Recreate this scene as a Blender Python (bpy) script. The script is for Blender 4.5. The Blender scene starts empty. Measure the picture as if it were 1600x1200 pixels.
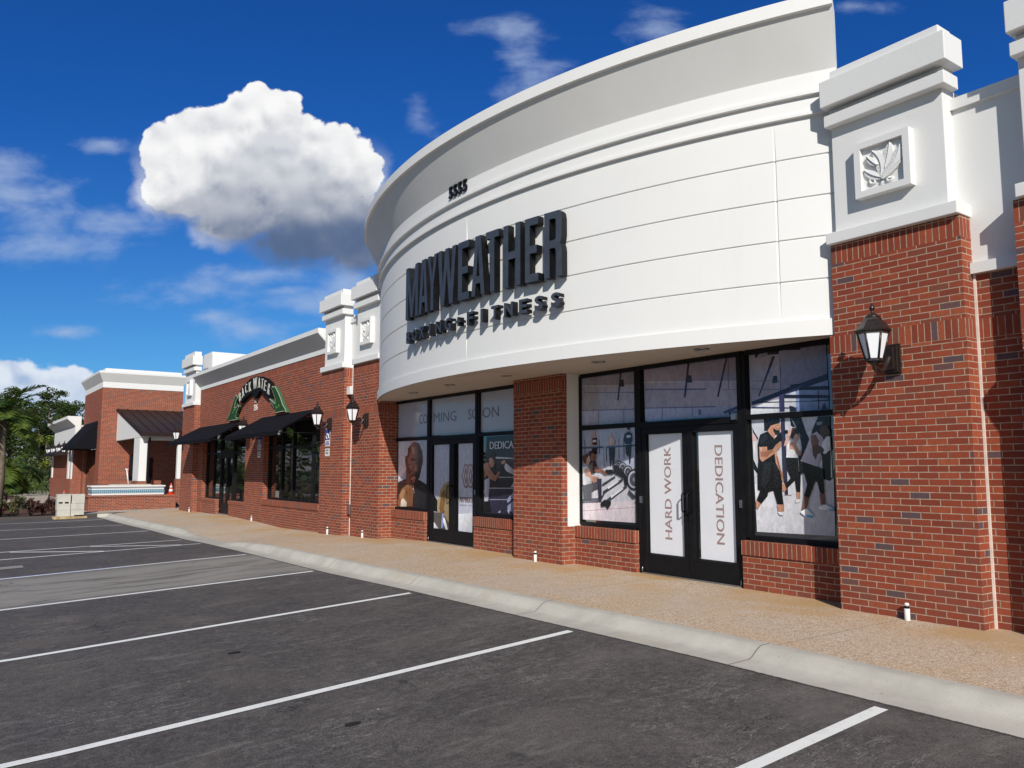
import bpy, bmesh, math, random
from mathutils import Vector, Matrix, noise
R=math.radians
random.seed(7)
sc=bpy.context.scene
# ---------------- camera
cd=bpy.data.cameras.new('camera'); cam=bpy.data.objects.new('camera',cd); sc.collection.objects.link(cam)
cam.location=(0,0,1.52); cam.rotation_euler=(R(90)+math.atan(133/1250),0,R(-35.5))
cd.sensor_fit='HORIZONTAL'; cd.sensor_width=36; cd.lens=36*1250/1600; cd.clip_start=.05; cd.clip_end=3000
sc.camera=cam
sc.render.resolution_x=1024; sc.render.resolution_y=768
sc.render.engine='CYCLES'
sc.view_settings.view_transform='Standard'; sc.view_settings.look='None'; sc.view_settings.gamma=1
sc.view_settings.exposure=0.05
# ---------------- sun (travel direction 1, 1.6, -1.13)
SD=Vector((1,1.62,-1.12)).normalized()
ld=bpy.data.lights.new('sun','SUN'); ld.energy=4.6; ld.angle=R(.5); ld.color=(1,.955,.88)
sun=bpy.data.objects.new('sun',ld); sc.collection.objects.link(sun)
sun.rotation_euler=SD.to_track_quat('-Z','Y').to_euler()
# ---------------- world: Nishita sky with procedural clouds placed by direction
world=bpy.data.worlds.new('World'); world.cycles.sampling_method='MANUAL'; world.cycles.sample_map_resolution=256; sc.world=world; world.use_nodes=True
WN=world.node_tree; WN.nodes.clear()
CL_GREY= [(-0.339, 0.368, 0.066, 0.06), (-0.375, 0.33, 0.07, 0.038), (-0.272, 0.355, 0.07, 0.06), (-0.21, 0.33, 0.049, 0.053), (-0.307, 0.407, 0.043, 0.036), (-0.412, 0.326, 0.058, 0.024), (-0.246, 0.292, 0.09, 0.046)]
CL_BIG= [(-0.446, 0.403, 0.037, 0.048), (-0.333, 0.483, 0.025, 0.021), (-0.416, 0.433, 0.04, 0.04), (-0.379, 0.437, 0.05, 0.042), (-0.338, 0.45, 0.046, 0.048), (-0.311, 0.466, 0.04, 0.033), (-0.39, 0.394, 0.076, 0.065), (-0.307, 0.403, 0.079, 0.074), (-0.245, 0.398, 0.06, 0.057), (-0.203, 0.383, 0.041, 0.045), (-0.444, 0.362, 0.036, 0.029), (-0.413, 0.351, 0.062, 0.036), (-0.33, 0.338, 0.091, 0.051), (-0.247, 0.33, 0.074, 0.051), (-0.197, 0.317, 0.041, 0.042), (-0.262, 0.288, 0.078, 0.032), (-0.197, 0.275, 0.049, 0.027), (-0.362, 0.313, 0.058, 0.027)]
CL_THIN= [(-0.634, 0.33, 0.099, 0.051), (-0.51, 0.317, 0.074, 0.034), (-0.454, 0.355, 0.05, 0.034), (-0.383, 0.229, 0.098, 0.033), (-0.268, 0.213, 0.081, 0.025), (-0.212, 0.238, 0.049, 0.025), (-0.606, 0.284, 0.156, 0.032), (-0.627, 0.347, 0.091, 0.047), (-0.646, 0.381, 0.05, 0.026), (-0.343, 0.244, 0.122, 0.023), (-0.285, 0.225, 0.057, 0.012), (-0.324, 0.176, 0.089, 0.026), (-0.382, 0.192, 0.049, 0.017), (-0.532, 0.42, 0.042, 0.012), (0.008, 0.529, 0.063, 0.053), (0.194, 0.587, 0.051, 0.036), (-0.121, 0.459, 0.025, 0.035), (-0.008, 0.573, 0.051, 0.022), (-0.567, 0.172, 0.049, 0.01), (-0.197, 0.275, 0.057, 0.025), (0.457, 0.609, 0.051, 0.013), (-0.586, 0.355, 0.033, 0.017)]
CL_HOR= [(-0.636, 0.114, 0.04, 0.024), (-0.587, 0.097, 0.048, 0.036), (-0.547, 0.11, 0.027, 0.019), (-0.581, 0.074, 0.088, 0.032), (-0.615, 0.106, 0.048, 0.031), (-0.559, 0.106, 0.039, 0.024), (-0.594, 0.086, 0.072, 0.028), (-0.627, 0.098, 0.048, 0.032), (-0.538, 0.086, 0.032, 0.024)]
class NT:
    def __init__(s,t): s.t=t
    def n(s,k,**kw):
        x=s.t.nodes.new(k)
        for a,b in kw.items(): setattr(x,a,b)
        return x
    def set(s,inp,v):
        if isinstance(v,bpy.types.NodeSocket): s.t.links.new(v,inp)
        elif v is not None: inp.default_value=v
    def m(s,op,a,b=None,c=None,clamp=False):
        x=s.n('ShaderNodeMath',operation=op,use_clamp=clamp); s.set(x.inputs[0],a); s.set(x.inputs[1],b); s.set(x.inputs[2],c); return x.outputs[0]
    def v(s,op,a,b=None):
        x=s.n('ShaderNodeVectorMath',operation=op); s.set(x.inputs[0],a); s.set(x.inputs[1],b)
        return x.outputs['Value'] if op in('LENGTH','DOT_PRODUCT','DISTANCE') else x.outputs[0]
    def xyz(s,x,y=0,z=0):
        c=s.n('ShaderNodeCombineXYZ'); s.set(c.inputs[0],x); s.set(c.inputs[1],y); s.set(c.inputs[2],z); return c.outputs[0]
    def sep(s,v):
        c=s.n('ShaderNodeSeparateXYZ'); s.set(c.inputs[0],v); return c.outputs
    def noise(s,vec,scale,det=6,rough=.55,dist=0,w=None):
        x=s.n('ShaderNodeTexNoise'); s.set(x.inputs['Vector'],vec); x.inputs['Scale'].default_value=scale; x.inputs['Detail'].default_value=det; x.inputs['Roughness'].default_value=rough; x.inputs['Distortion'].default_value=dist; return x.outputs['Fac']
    def smooth(s,v,a,b,lo=0,hi=1):
        x=s.n('ShaderNodeMapRange',interpolation_type='SMOOTHSTEP'); s.set(x.inputs[0],v); x.inputs[1].default_value=a; x.inputs[2].default_value=b; x.inputs[3].default_value=lo; x.inputs[4].default_value=hi; return x.outputs[0]
    def mix(s,f,a,b,blend='MIX'):
        x=s.n('ShaderNodeMix',data_type='RGBA',blend_type=blend,clamp_factor=True); s.set(x.inputs[0],f)
        for i,q in((6,a),(7,b)): s.set(x.inputs[i],(tuple(q)+(1,))[:4] if isinstance(q,(tuple,list)) else q)
        return x.outputs[2]
    def ramp(s,f,stops,interp='LINEAR'):
        x=s.n('ShaderNodeValToRGB'); x.color_ramp.interpolation=interp; s.set(x.inputs[0],f); e=x.color_ramp.elements
        e[0].position=stops[0][0]; e[0].color=tuple(stops[0][1])+(1,); e[1].position=stops[-1][0]; e[1].color=tuple(stops[-1][1])+(1,)
        for p,c in stops[1:-1]: k=e.new(p); k.color=tuple(c)+(1,)
        return x.outputs[0]
def build_world():
    g=NT(WN); A=R(35.5)
    sky=g.n('ShaderNodeTexSky',sky_type='NISHITA',sun_disc=False,sun_elevation=R(30.5),sun_rotation=SUNROT,air_density=1.0,dust_density=.15,ozone_density=3.0)
    D=g.n('ShaderNodeTexCoord').outputs['Generated']
    f=g.v('DOT_PRODUCT',D,(math.sin(A),math.cos(A),0)); r=g.v('DOT_PRODUCT',D,(math.cos(A),-math.sin(A),0)); up=g.sep(D)[2]
    fc=g.m('MAXIMUM',f,.12); u=g.m('DIVIDE',r,fc); v=g.m('DIVIDE',up,fc); P=g.xyz(u,v,0)
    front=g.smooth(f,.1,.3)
    def field(blobs,pp):
        out=None
        for cx,cy,rx,ry in blobs:
            q=g.v('MULTIPLY',g.v('SUBTRACT',pp,(cx,cy,0)),(1/rx,1/ry,0)); d=g.m('SUBTRACT',1,g.v('LENGTH',q))
            if out is None: out=d
            else: out=g.m('SMOOTH_MAX',out,d,.12)
        return out
    # big cumulus
    n1=g.noise(P,9,5,.55); n2=g.noise(P,30,6,.6)
    vor=g.n('ShaderNodeTexVoronoi',feature='SMOOTH_F1'); g.set(vor.inputs['Vector'],g.v('ADD',P,g.xyz(g.m('MULTIPLY',n1,.05),g.m('MULTIPLY',n1,.04)))); vor.inputs['Scale'].default_value=24; vor.inputs['Smoothness'].default_value=.35
    vd=vor.outputs['Distance']
    vor2=g.n('ShaderNodeTexVoronoi',feature='SMOOTH_F1'); g.set(vor2.inputs['Vector'],g.v('ADD',P,g.xyz(g.m('MULTIPLY',n2,.02),g.m('MULTIPLY',n2,.02)))); vor2.inputs['Scale'].default_value=62; vor2.inputs['Smoothness'].default_value=.35
    bump=g.m('ADD',g.m('MULTIPLY',vd,-.34),g.m('MULTIPLY',vor2.outputs['Distance'],-.18))
    bump=g.m('ADD',bump,g.m('MULTIPLY',n2,.34)); bump=g.m('ADD',bump,g.m('MULTIPLY',g.m('SUBTRACT',g.noise(P,95,5,.7),.5),.22)); bump=g.m('ADD',bump,g.m('MULTIPLY',n1,.22))
    fb=field(CL_BIG,P)
    soft=g.smooth(v,.27,.38,.50,.11)   # wispy base, crisp top
    F=g.m('ADD',fb,bump)
    lo=g.m('SUBTRACT',.08,g.m('MULTIPLY',soft,.3))
    den=g.n('ShaderNodeMapRange',interpolation_type='SMOOTHSTEP'); g.set(den.inputs[0],F); g.set(den.inputs[1],lo); g.set(den.inputs[2],g.m('ADD',lo,soft)); den=den.outputs[0]
    wisp=g.m('MULTIPLY',g.smooth(g.m('ADD',F,g.m('MULTIPLY',g.m('SUBTRACT',n1,.5),.8)),-.32,.22),g.smooth(v,.44,.33,0,.55)); den=g.m('MAXIMUM',den,wisp)
    # relief of the billows: the same height sampled again a little towards the sun
    def hgt(pp):
        m1=g.noise(pp,14,5,.6); v1=g.n('ShaderNodeTexVoronoi',feature='SMOOTH_F1'); g.set(v1.inputs['Vector'],g.v('ADD',pp,g.xyz(g.m('MULTIPLY',m1,.04),g.m('MULTIPLY',m1,.04)))); v1.inputs['Scale'].default_value=26; v1.inputs['Smoothness'].default_value=.5
        return g.m('ADD',g.m('MULTIPLY',v1.outputs['Distance'],-.8),g.m('MULTIPLY',m1,.9))
    lit=g.m('SUBTRACT',hgt(P),hgt(g.v('ADD',P,(.004,.012,0))))
    lum=g.m('ADD',.84,g.m('MULTIPLY',lit,.75)); lum=g.m('ADD',lum,g.m('MULTIPLY',g.m('SUBTRACT',n2,.5),.12)); lum=g.m('ADD',lum,g.m('MULTIPLY',g.smooth(fb,.0,.28,.10,0),1))
    cc=g.ramp(lum,[(0,(.40,.44,.53)),(.5,(.66,.68,.73)),(.8,(.88,.885,.90)),(1,(1,1,1))])
    F2=g.m('ADD',field(CL_GREY,P),g.m('MULTIPLY',bump,.9)); F2=g.m('ADD',F2,g.m('MULTIPLY',g.m('SUBTRACT',n1,.5),.5))
    gm=g.smooth(F2,-.12,.42,0,.90); gcol=g.ramp(g.m('ADD',g.m('ADD',g.smooth(v,.27,.42),g.m('MULTIPLY',lit,.9)),g.m('MULTIPLY',g.m('SUBTRACT',n1,.5),.7)),[(0,(.17,.22,.34)),(.5,(.42,.46,.54)),(1,(.68,.70,.75))])
    cc=g.mix(gm,cc,gcol)
    dk=g.m('ADD',g.smooth(v,.375,.285),g.m('MULTIPLY',g.m('SUBTRACT',g.noise(P,8,5,.55),.5),.9)); dk=g.m('MULTIPLY',g.smooth(dk,.35,1.05),g.smooth(u,-.42,-.33))
    cc=g.mix(g.m('MULTIPLY',dk,.93),cc,(.085,.14,.27))
    # thin clouds
    Ps=g.v('MULTIPLY',P,(1,2.0,1)); tn=g.noise(Ps,8,9,.58,.15)
    ft=g.m('ADD',field(CL_THIN,P),g.m('MULTIPLY',g.m('SUBTRACT',tn,.5),4.2)); dt=g.m('MULTIPLY',g.smooth(ft,-.1,1.5),.66)
    fh=g.m('ADD',field(CL_HOR,P),g.m('ADD',g.m('MULTIPLY',bump,1.3),.05)); dh=g.smooth(fh,.0,.25)
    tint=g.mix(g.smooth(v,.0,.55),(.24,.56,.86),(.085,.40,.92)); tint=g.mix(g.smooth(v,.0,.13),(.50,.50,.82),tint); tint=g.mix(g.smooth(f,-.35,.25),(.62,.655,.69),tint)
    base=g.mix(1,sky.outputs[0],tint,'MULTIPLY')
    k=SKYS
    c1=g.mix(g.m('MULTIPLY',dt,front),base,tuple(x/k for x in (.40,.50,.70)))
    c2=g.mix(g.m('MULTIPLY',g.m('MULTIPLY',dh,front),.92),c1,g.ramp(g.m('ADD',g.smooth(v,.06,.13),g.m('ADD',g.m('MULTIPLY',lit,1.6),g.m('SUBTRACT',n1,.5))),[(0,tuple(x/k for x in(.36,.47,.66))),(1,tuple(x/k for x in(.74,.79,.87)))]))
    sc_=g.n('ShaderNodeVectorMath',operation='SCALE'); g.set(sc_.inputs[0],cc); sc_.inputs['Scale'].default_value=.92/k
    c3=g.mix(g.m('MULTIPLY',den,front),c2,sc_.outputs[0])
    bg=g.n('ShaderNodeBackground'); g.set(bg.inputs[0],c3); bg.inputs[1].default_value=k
    o=g.n('ShaderNodeOutputWorld'); g.set(o.inputs[0],bg.outputs[0])
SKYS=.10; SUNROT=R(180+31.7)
build_world()
# ================= helpers
col=sc.collection
def interp(t,x):
    if x<=t[0][0]: return t[0][1]
    for (a,b),(c,d) in zip(t,t[1:]):
        if x<=c: return b+(d-b)*(x-a)/(c-a)
    return t[-1][1]
class MB:
    """collects faces of ONE mesh object; mi = material slot"""
    def __init__(s): s.v=[];s.f=[];s.m=[];s.c=[];s.smooth=set();s.vc={}
    def face(s,pts,mi=0,c=None,sm=False):
        n=len(s.v); s.v+=[tuple(p) for p in pts]; s.f.append(list(range(n,n+len(pts)))); s.m.append(mi); s.c.append(c)
        if sm: s.smooth.add(len(s.f)-1)
    def box(s,x0,x1,y0,y1,z0,z1,mi=0,skip=''):
        if x0>x1:x0,x1=x1,x0
        if y0>y1:y0,y1=y1,y0
        A=[(x0,y0,z0),(x1,y0,z0),(x1,y1,z0),(x0,y1,z0),(x0,y0,z1),(x1,y0,z1),(x1,y1,z1),(x0,y1,z1)]
        n=len(s.v); s.v+=A
        for k,f in (('-z',(3,2,1,0)),('+z',(4,5,6,7)),('-y',(0,1,5,4)),('+x',(1,2,6,5)),('+y',(2,3,7,6)),('-x',(3,0,4,7))):
            if k in skip: continue
            s.f.append([n+i for i in f]); s.m.append(mi); s.c.append(None)
    def prism(s,pts,org,u,v,w,depth,mi=0,c=None,cap=True):
        """outline pts (a,b) in frame u,v at org, pushed depth along w"""
        org,u,v,w=map(Vector,(org,u,v,w))
        lo=[org+u*a+v*b for a,b in pts]; hi=[p+w*depth for p in lo]; n=len(s.v)
        s.v+=[tuple(p) for p in lo+hi]; k=len(pts)
        area=sum(pts[i][0]*pts[(i+1)%k][1]-pts[(i+1)%k][0]*pts[i][1] for i in range(k))
        idx=list(range(k)) if area>0 else list(range(k))[::-1]
        s.f.append([n+k+i for i in idx]); s.m.append(mi); s.c.append(c)
        s.f.append([n+i for i in idx[::-1]]); s.m.append(mi); s.c.append(c)
        for a,b in zip(idx,idx[1:]+idx[:1]):
            s.f.append([n+a,n+b,n+k+b,n+k+a]); s.m.append(mi); s.c.append(c)
    def rings(s,rings,mi=0,close=True,sm=True,caps=True):
        k=len(rings[0]); n=len(s.v)
        for r in rings: s.v+=[tuple(p) for p in r]
        for i in range(len(rings)-1):
            for j in range(k if close else k-1):
                a=n+i*k+j; b=n+i*k+(j+1)%k
                s.f.append([a,b,b+k,a+k]); s.m.append(mi); s.c.append(None)
                if sm: s.smooth.add(len(s.f)-1)
        if caps and close:
            s.f.append([n+j for j in range(k)][::-1]); s.m.append(mi); s.c.append(None)
            s.f.append([n+(len(rings)-1)*k+j for j in range(k)]); s.m.append(mi); s.c.append(None)
    def lathe(s,prof,cx=0,cy=0,n=16,mi=0,sm=True,rot=0):
        s.rings([[(cx+r*math.cos(2*math.pi*j/n+rot),cy+r*math.sin(2*math.pi*j/n+rot),z) for j in range(n)] for r,z in prof],mi,sm=sm)
    def tube(s,path,r,n=8,mi=0):
        P=[Vector(p) for p in path]; out=[]
        for i,p in enumerate(P):
            t=(P[min(i+1,len(P)-1)]-P[max(i-1,0)]).normalized(); a=t.orthogonal().normalized()
            if i and abs(a.dot(la))<.99: a=(la-t*la.dot(t)).normalized()
            la=a; b=t.cross(a); rr=r[i] if isinstance(r,(list,tuple)) else r
            out.append([p+(a*math.cos(q)+b*math.sin(q))*rr for q in [2*math.pi*j/n for j in range(n)]])
        s.rings(out,mi)
    def add(s,verts,faces,M=None,mi=0,c=None):
        n=len(s.v); s.v+=[tuple(M@Vector(p)) if M else tuple(p) for p in verts]
        for f in faces: s.f.append([n+i for i in f]); s.m.append(mi); s.c.append(c)
    def build(s,name,mats,parent=None,loc=None,bevel=0,tri=False,wear=False):
        me=bpy.data.meshes.new(name); me.from_pydata(s.v,[],s.f)
        if not isinstance(mats,(list,tuple)): mats=[mats]
        for m in mats: me.materials.append(m)
        for i,p in enumerate(me.polygons): p.material_index=s.m[i]; p.use_smooth=i in s.smooth
        if any(c is not None for c in s.c):
            ca=me.color_attributes.new('Col','FLOAT_COLOR','CORNER')
            for p in me.polygons:
                c0=s.c[p.index] or (1,1,1)
                for li in p.loop_indices:
                    c=s.vc.get(me.loops[li].vertex_index,c0); ca.data[li].color=(c[0],c[1],c[2],1)
        uv=me.uv_layers.new(name='UVMap').data
        for p in me.polygons:
            nx,ny,nz=p.normal
            for li in p.loop_indices:
                x,y,z=me.vertices[me.loops[li].vertex_index].co
                uv[li].uv=(x,y) if abs(nz)>.75 else ((y,z) if abs(nx)>=abs(ny) else (x,z))
        if tri:
            bm=bmesh.new(); bm.from_mesh(me); bmesh.ops.triangulate(bm,faces=bm.faces[:],ngon_method='EAR_CLIP'); bm.to_mesh(me); bm.free()
        o=bpy.data.objects.new(name,me); col.objects.link(o)
        if parent: o.parent=parent; 
        if loc: o.location=loc
        if bevel:
            b=o.modifiers.new('bevel','BEVEL'); b.width=bevel; b.segments=2; b.limit_method='ANGLE'; b.angle_limit=R(40)
        me.update(); return o
def thing(name,label,cat,loc=(0,0,0),rz=0,group=None):
    o=bpy.data.objects.new(name,None); col.objects.link(o); o.location=loc; o.rotation_euler=(0,0,rz); o.empty_display_size=.2
    return tag(o,label,cat,group)
def tag(o,label,cat,group=None):
    o['label']=label; o['category']=cat
    if group: o['group']=group
    return o
def struct(o): o['kind']='structure'; return o
def dup(root,loc,rz,label,group=None):
    r=root.copy(); col.objects.link(r); r.location=loc; r.rotation_euler=(0,0,rz); r['label']=label
    if group: r['group']=group
    for ch in list(root.children):
        c=ch.copy(); col.objects.link(c); c.parent=r
        for g in ch.children:
            d=g.copy(); col.objects.link(d); d.parent=c
    return r
# ================= materials
def srgb(r,g,b): return tuple(((c/255)/12.92 if c/255<=.04045 else ((c/255+.055)/1.055)**2.4) for c in (r,g,b))
def newmat(name):
    m=bpy.data.materials.new(name); m.use_nodes=True; m.node_tree.nodes.clear(); g=NT(m.node_tree)
    b=g.n('ShaderNodeBsdfPrincipled'); o=g.n('ShaderNodeOutputMaterial'); g.set(o.inputs[0],b.outputs[0]); return m,g,b
def bump(g,b,h,strength=.3,dist=.01):
    x=g.n('ShaderNodeBump'); x.inputs['Strength'].default_value=strength; x.inputs['Distance'].default_value=dist; g.set(x.inputs['Height'],h); g.set(b.inputs['Normal'],x.outputs[0])
def pos(g): return g.n('ShaderNodeNewGeometry').outputs['Position']
def plain(name,c,rough=.5,metal=0,noise_amt=.12,scale=8,spec=.5,bmp=0):
    m,g,b=newmat(name); n=g.noise(pos(g),scale,5,.6)
    k=g.smooth(n,.3,.7,1-noise_amt,1+noise_amt); s=g.n('ShaderNodeVectorMath',operation='SCALE'); g.set(s.inputs[0],tuple(c)); g.set(s.inputs['Scale'],k)
    g.set(b.inputs['Base Color'],s.outputs[0]); g.set(b.inputs['Roughness'],g.smooth(n,.2,.8,max(0,rough-.06),min(1,rough+.06))); b.inputs['Metallic'].default_value=metal; b.inputs['Specular IOR Level'].default_value=spec
    if bmp: bump(g,b,g.noise(pos(g),scale*12,3,.6),bmp,.004)
    return m
def brick_mat(name,bands=(),soldier=False):
    m,g,b=newmat(name)
    uv=g.n('ShaderNodeUVMap').outputs[0]
    P=pos(g); wob=g.noise(P,1.7,2,.5); x,y,_=g.sep(uv)
    y2=g.m('ADD',y,g.m('MULTIPLY',g.m('SUBTRACT',wob,.5),.006))
    fine=g.noise(P,45,3,.6)
    x2=g.m('ADD',x,g.m('MULTIPLY',g.m('SUBTRACT',fine,.5),.0035)); y2=g.m('ADD',y2,g.m('MULTIPLY',g.m('SUBTRACT',fine,.5),.003))
    def tex(vx,vy,w,h,off,cell_h=None):
        t=g.n('ShaderNodeTexBrick',offset=off,offset_frequency=2,squash=1); g.set(t.inputs['Vector'],g.xyz(vx,vy,0))
        t.inputs['Color1'].default_value=(0,0,0,1); t.inputs['Color2'].default_value=(1,1,1,1); t.inputs['Mortar'].default_value=(.5,.5,.5,1)
        t.inputs['Scale'].default_value=1; t.inputs['Mortar Size'].default_value=.0052; t.inputs['Mortar Smooth'].default_value=.25; t.inputs['Bias'].default_value=0
        t.inputs['Brick Width'].default_value=w; t.inputs['Row Height'].default_value=h; return t.outputs[0],t.outputs[1]
    r,f=tex(x2,y2,.2032,.0677,.5)
    if bands or soldier:
        z0=bands[0][0] if bands else 0
        r2,f2=tex(x2,g.m('SUBTRACT',y2,z0),.0677,.2032,0)
        if soldier: r,f=r2,f2
        else:
            msk=None
            for a,c in bands:
                k=g.m('MULTIPLY',g.m('GREATER_THAN',y2,a),g.m('LESS_THAN',y2,c)); msk=k if msk is None else g.m('MAXIMUM',msk,k)
            r=g.mix(msk,r,r2); fm=g.n('ShaderNodeMix',data_type='FLOAT'); g.set(fm.inputs[0],msk); g.set(fm.inputs[2],f); g.set(fm.inputs[3],f2); f=fm.outputs[0]
    rr=g.sep(r)[0]
    c=g.ramp(rr,[(0,(.075,.062,.075)),(.028,(.085,.07,.085)),(.034,(.17,.06,.042)),(.09,(.20,.058,.036)),(.13,(.20,.040,.022)),(.5,(.255,.050,.025)),(.8,(.29,.058,.027)),(1,(.345,.082,.035))])
    mott=g.noise(P,28,4,.65); c=g.mix(g.smooth(mott,.35,.75,0,.55),c,(.19,.05,.028)); c=g.mix(g.smooth(g.noise(P,.7,3,.5),.35,.75,0,.07),c,(.40,.15,.085))
    dirt=g.smooth(y,-.1,.9,.30,0); c=g.mix(g.m('MULTIPLY',dirt,g.smooth(g.noise(P,3,4,.6),.3,.7)),c,(.17,.075,.055))
    mc=g.mix(g.smooth(g.noise(P,14,3,.6),.3,.7),(.46,.36,.27),(.32,.235,.17))
    c=g.mix(f,c,mc)
    g.set(b.inputs['Base Color'],c); b.inputs['Roughness'].default_value=.85; b.inputs['Specular IOR Level'].default_value=.25
    h=g.m('ADD',g.m('MULTIPLY',f,-1),g.m('MULTIPLY',mott,.35)); bump(g,b,h,.55,.006); return m
M={}
M['brick']=brick_mat('red_brick',bands=((2.81,3.005),(3.83,4.06)))
M['brick_store']=brick_mat('red_brick_store',bands=((4.43,4.64),))
M['brick_plain']=brick_mat('red_brick_plain')
M['soldier']=brick_mat('brick_on_edge',soldier=True,bands=((.415,9),))
def stucco(name,c,amt=.05):
    m,g,b=newmat(name); P=pos(g); n=g.noise(P,.9,5,.6); n2=g.noise(P,130,3,.6); st=g.noise(g.v('MULTIPLY',P,(3.5,3.5,.35)),1,4,.6)
    c2=g.mix(g.smooth(n,.3,.75,0,.5),c,tuple(x*(1-amt) for x in c)); c2=g.mix(g.smooth(st,.55,.8,0,.14),c2,tuple(q*k for q,k in zip(c,(.82,.80,.76))))
    g.set(b.inputs['Base Color'],c2); b.inputs['Roughness'].default_value=.72; b.inputs['Specular IOR Level'].default_value=.3
    bump(g,b,g.m('ADD',n2,g.m('MULTIPLY',g.noise(P,7,4,.6),1.1)),.22,.006); return m
M['stucco']=stucco('white_stucco',(.725,.722,.71))
M['cove']=stucco('white_stucco_trowelled',(.69,.685,.67),.12)
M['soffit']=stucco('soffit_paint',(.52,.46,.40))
M['alu']=plain('black_aluminium',(.0065,.0065,.0075),.5,0,.2,5,.22)
M['letter']=plain('dark_letter_face',(.045,.055,.075),.5,0,.12,6,.3)
M['letter_side']=plain('black_letter_return',(.0065,.0065,.008),.45,0,.2,6,.25)
M['lampmetal']=plain('bronze_black_metal',(.022,.015,.013),.38,.2,.25,30,.5)
M['steel']=plain('brushed_steel',(.35,.35,.36),.35,.9,.1,20)
M['white']=plain('white_plastic',(.72,.71,.68),.4,0,.05,8)
M['canvas']=plain('black_canvas',(.009,.009,.012),.9,0,.25,12,.08,bmp=.3)
M['metalroof']=plain('brown_metal_roof',(.024,.014,.013),.55,.1,.15,2,.2)
M['caulk']=plain('white_caulk',(.70,.62,.55),.6)
M['dark']=plain('dark_interior',(.006,.006,.007),.9)
M['roofing']=plain('roof_membrane',(.5,.5,.48),.8)
m,g,b=newmat('frosted_lamp_glass'); b.inputs['Base Color'].default_value=(.80,.82,.86,1); b.inputs['Roughness'].default_value=.35; M['lampglass']=m
m,g,b=newmat('dark_window_glass'); P=pos(g)
g.set(b.inputs['Base Color'],(.006,.007,.008,1)); b.inputs['Roughness'].default_value=.02; b.inputs['Specular IOR Level'].default_value=1.0; b.inputs['IOR'].default_value=1.9
bump(g,b,g.noise(P,.8,2,.5),.05,.05); M['glass']=m
m,g,b=newmat('printed_window_film'); a=g.n('ShaderNodeVertexColor',layer_name='Col'); P=pos(g)
n=g.noise(P,60,3,.6); fold=g.noise(g.v('MULTIPLY',P,(1,1,.6)),13,5,.65,.8); fs=g.n('ShaderNodeVectorMath',operation='SCALE'); g.set(fs.inputs[0],a.outputs[0]); g.set(fs.inputs['Scale'],g.smooth(fold,.3,.68,.82,1.10)); g.set(b.inputs['Base Color'],g.mix(g.smooth(n,.4,.7,0,.10),fs.outputs[0],(.25,.24,.27))); b.inputs['Roughness'].default_value=.12; b.inputs['Specular IOR Level'].default_value=.55; bump(g,b,g.noise(P,1.3,2,.5),.08,.03); M['film']=m
m,g,b=newmat('plain_window_film'); a=g.n('ShaderNodeVertexColor',layer_name='Col'); P=pos(g); n=g.noise(P,3,4,.6)
g.set(b.inputs['Base Color'],g.mix(g.smooth(n,.3,.75,0,.10),a.outputs[0],(.45,.46,.5))); b.inputs['Roughness'].default_value=.12; b.inputs['Specular IOR Level'].default_value=.55; bump(g,b,g.noise(P,1.3,2,.5),.08,.03); M['film_plain']=m
m,g,b=newmat('painted_sign_colours'); a=g.n('ShaderNodeVertexColor',layer_name='Col'); g.set(b.inputs['Base Color'],a.outputs[0]); b.inputs['Roughness'].default_value=.7; b.inputs['Specular IOR Level'].default_value=.12; M['paint']=m
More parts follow.
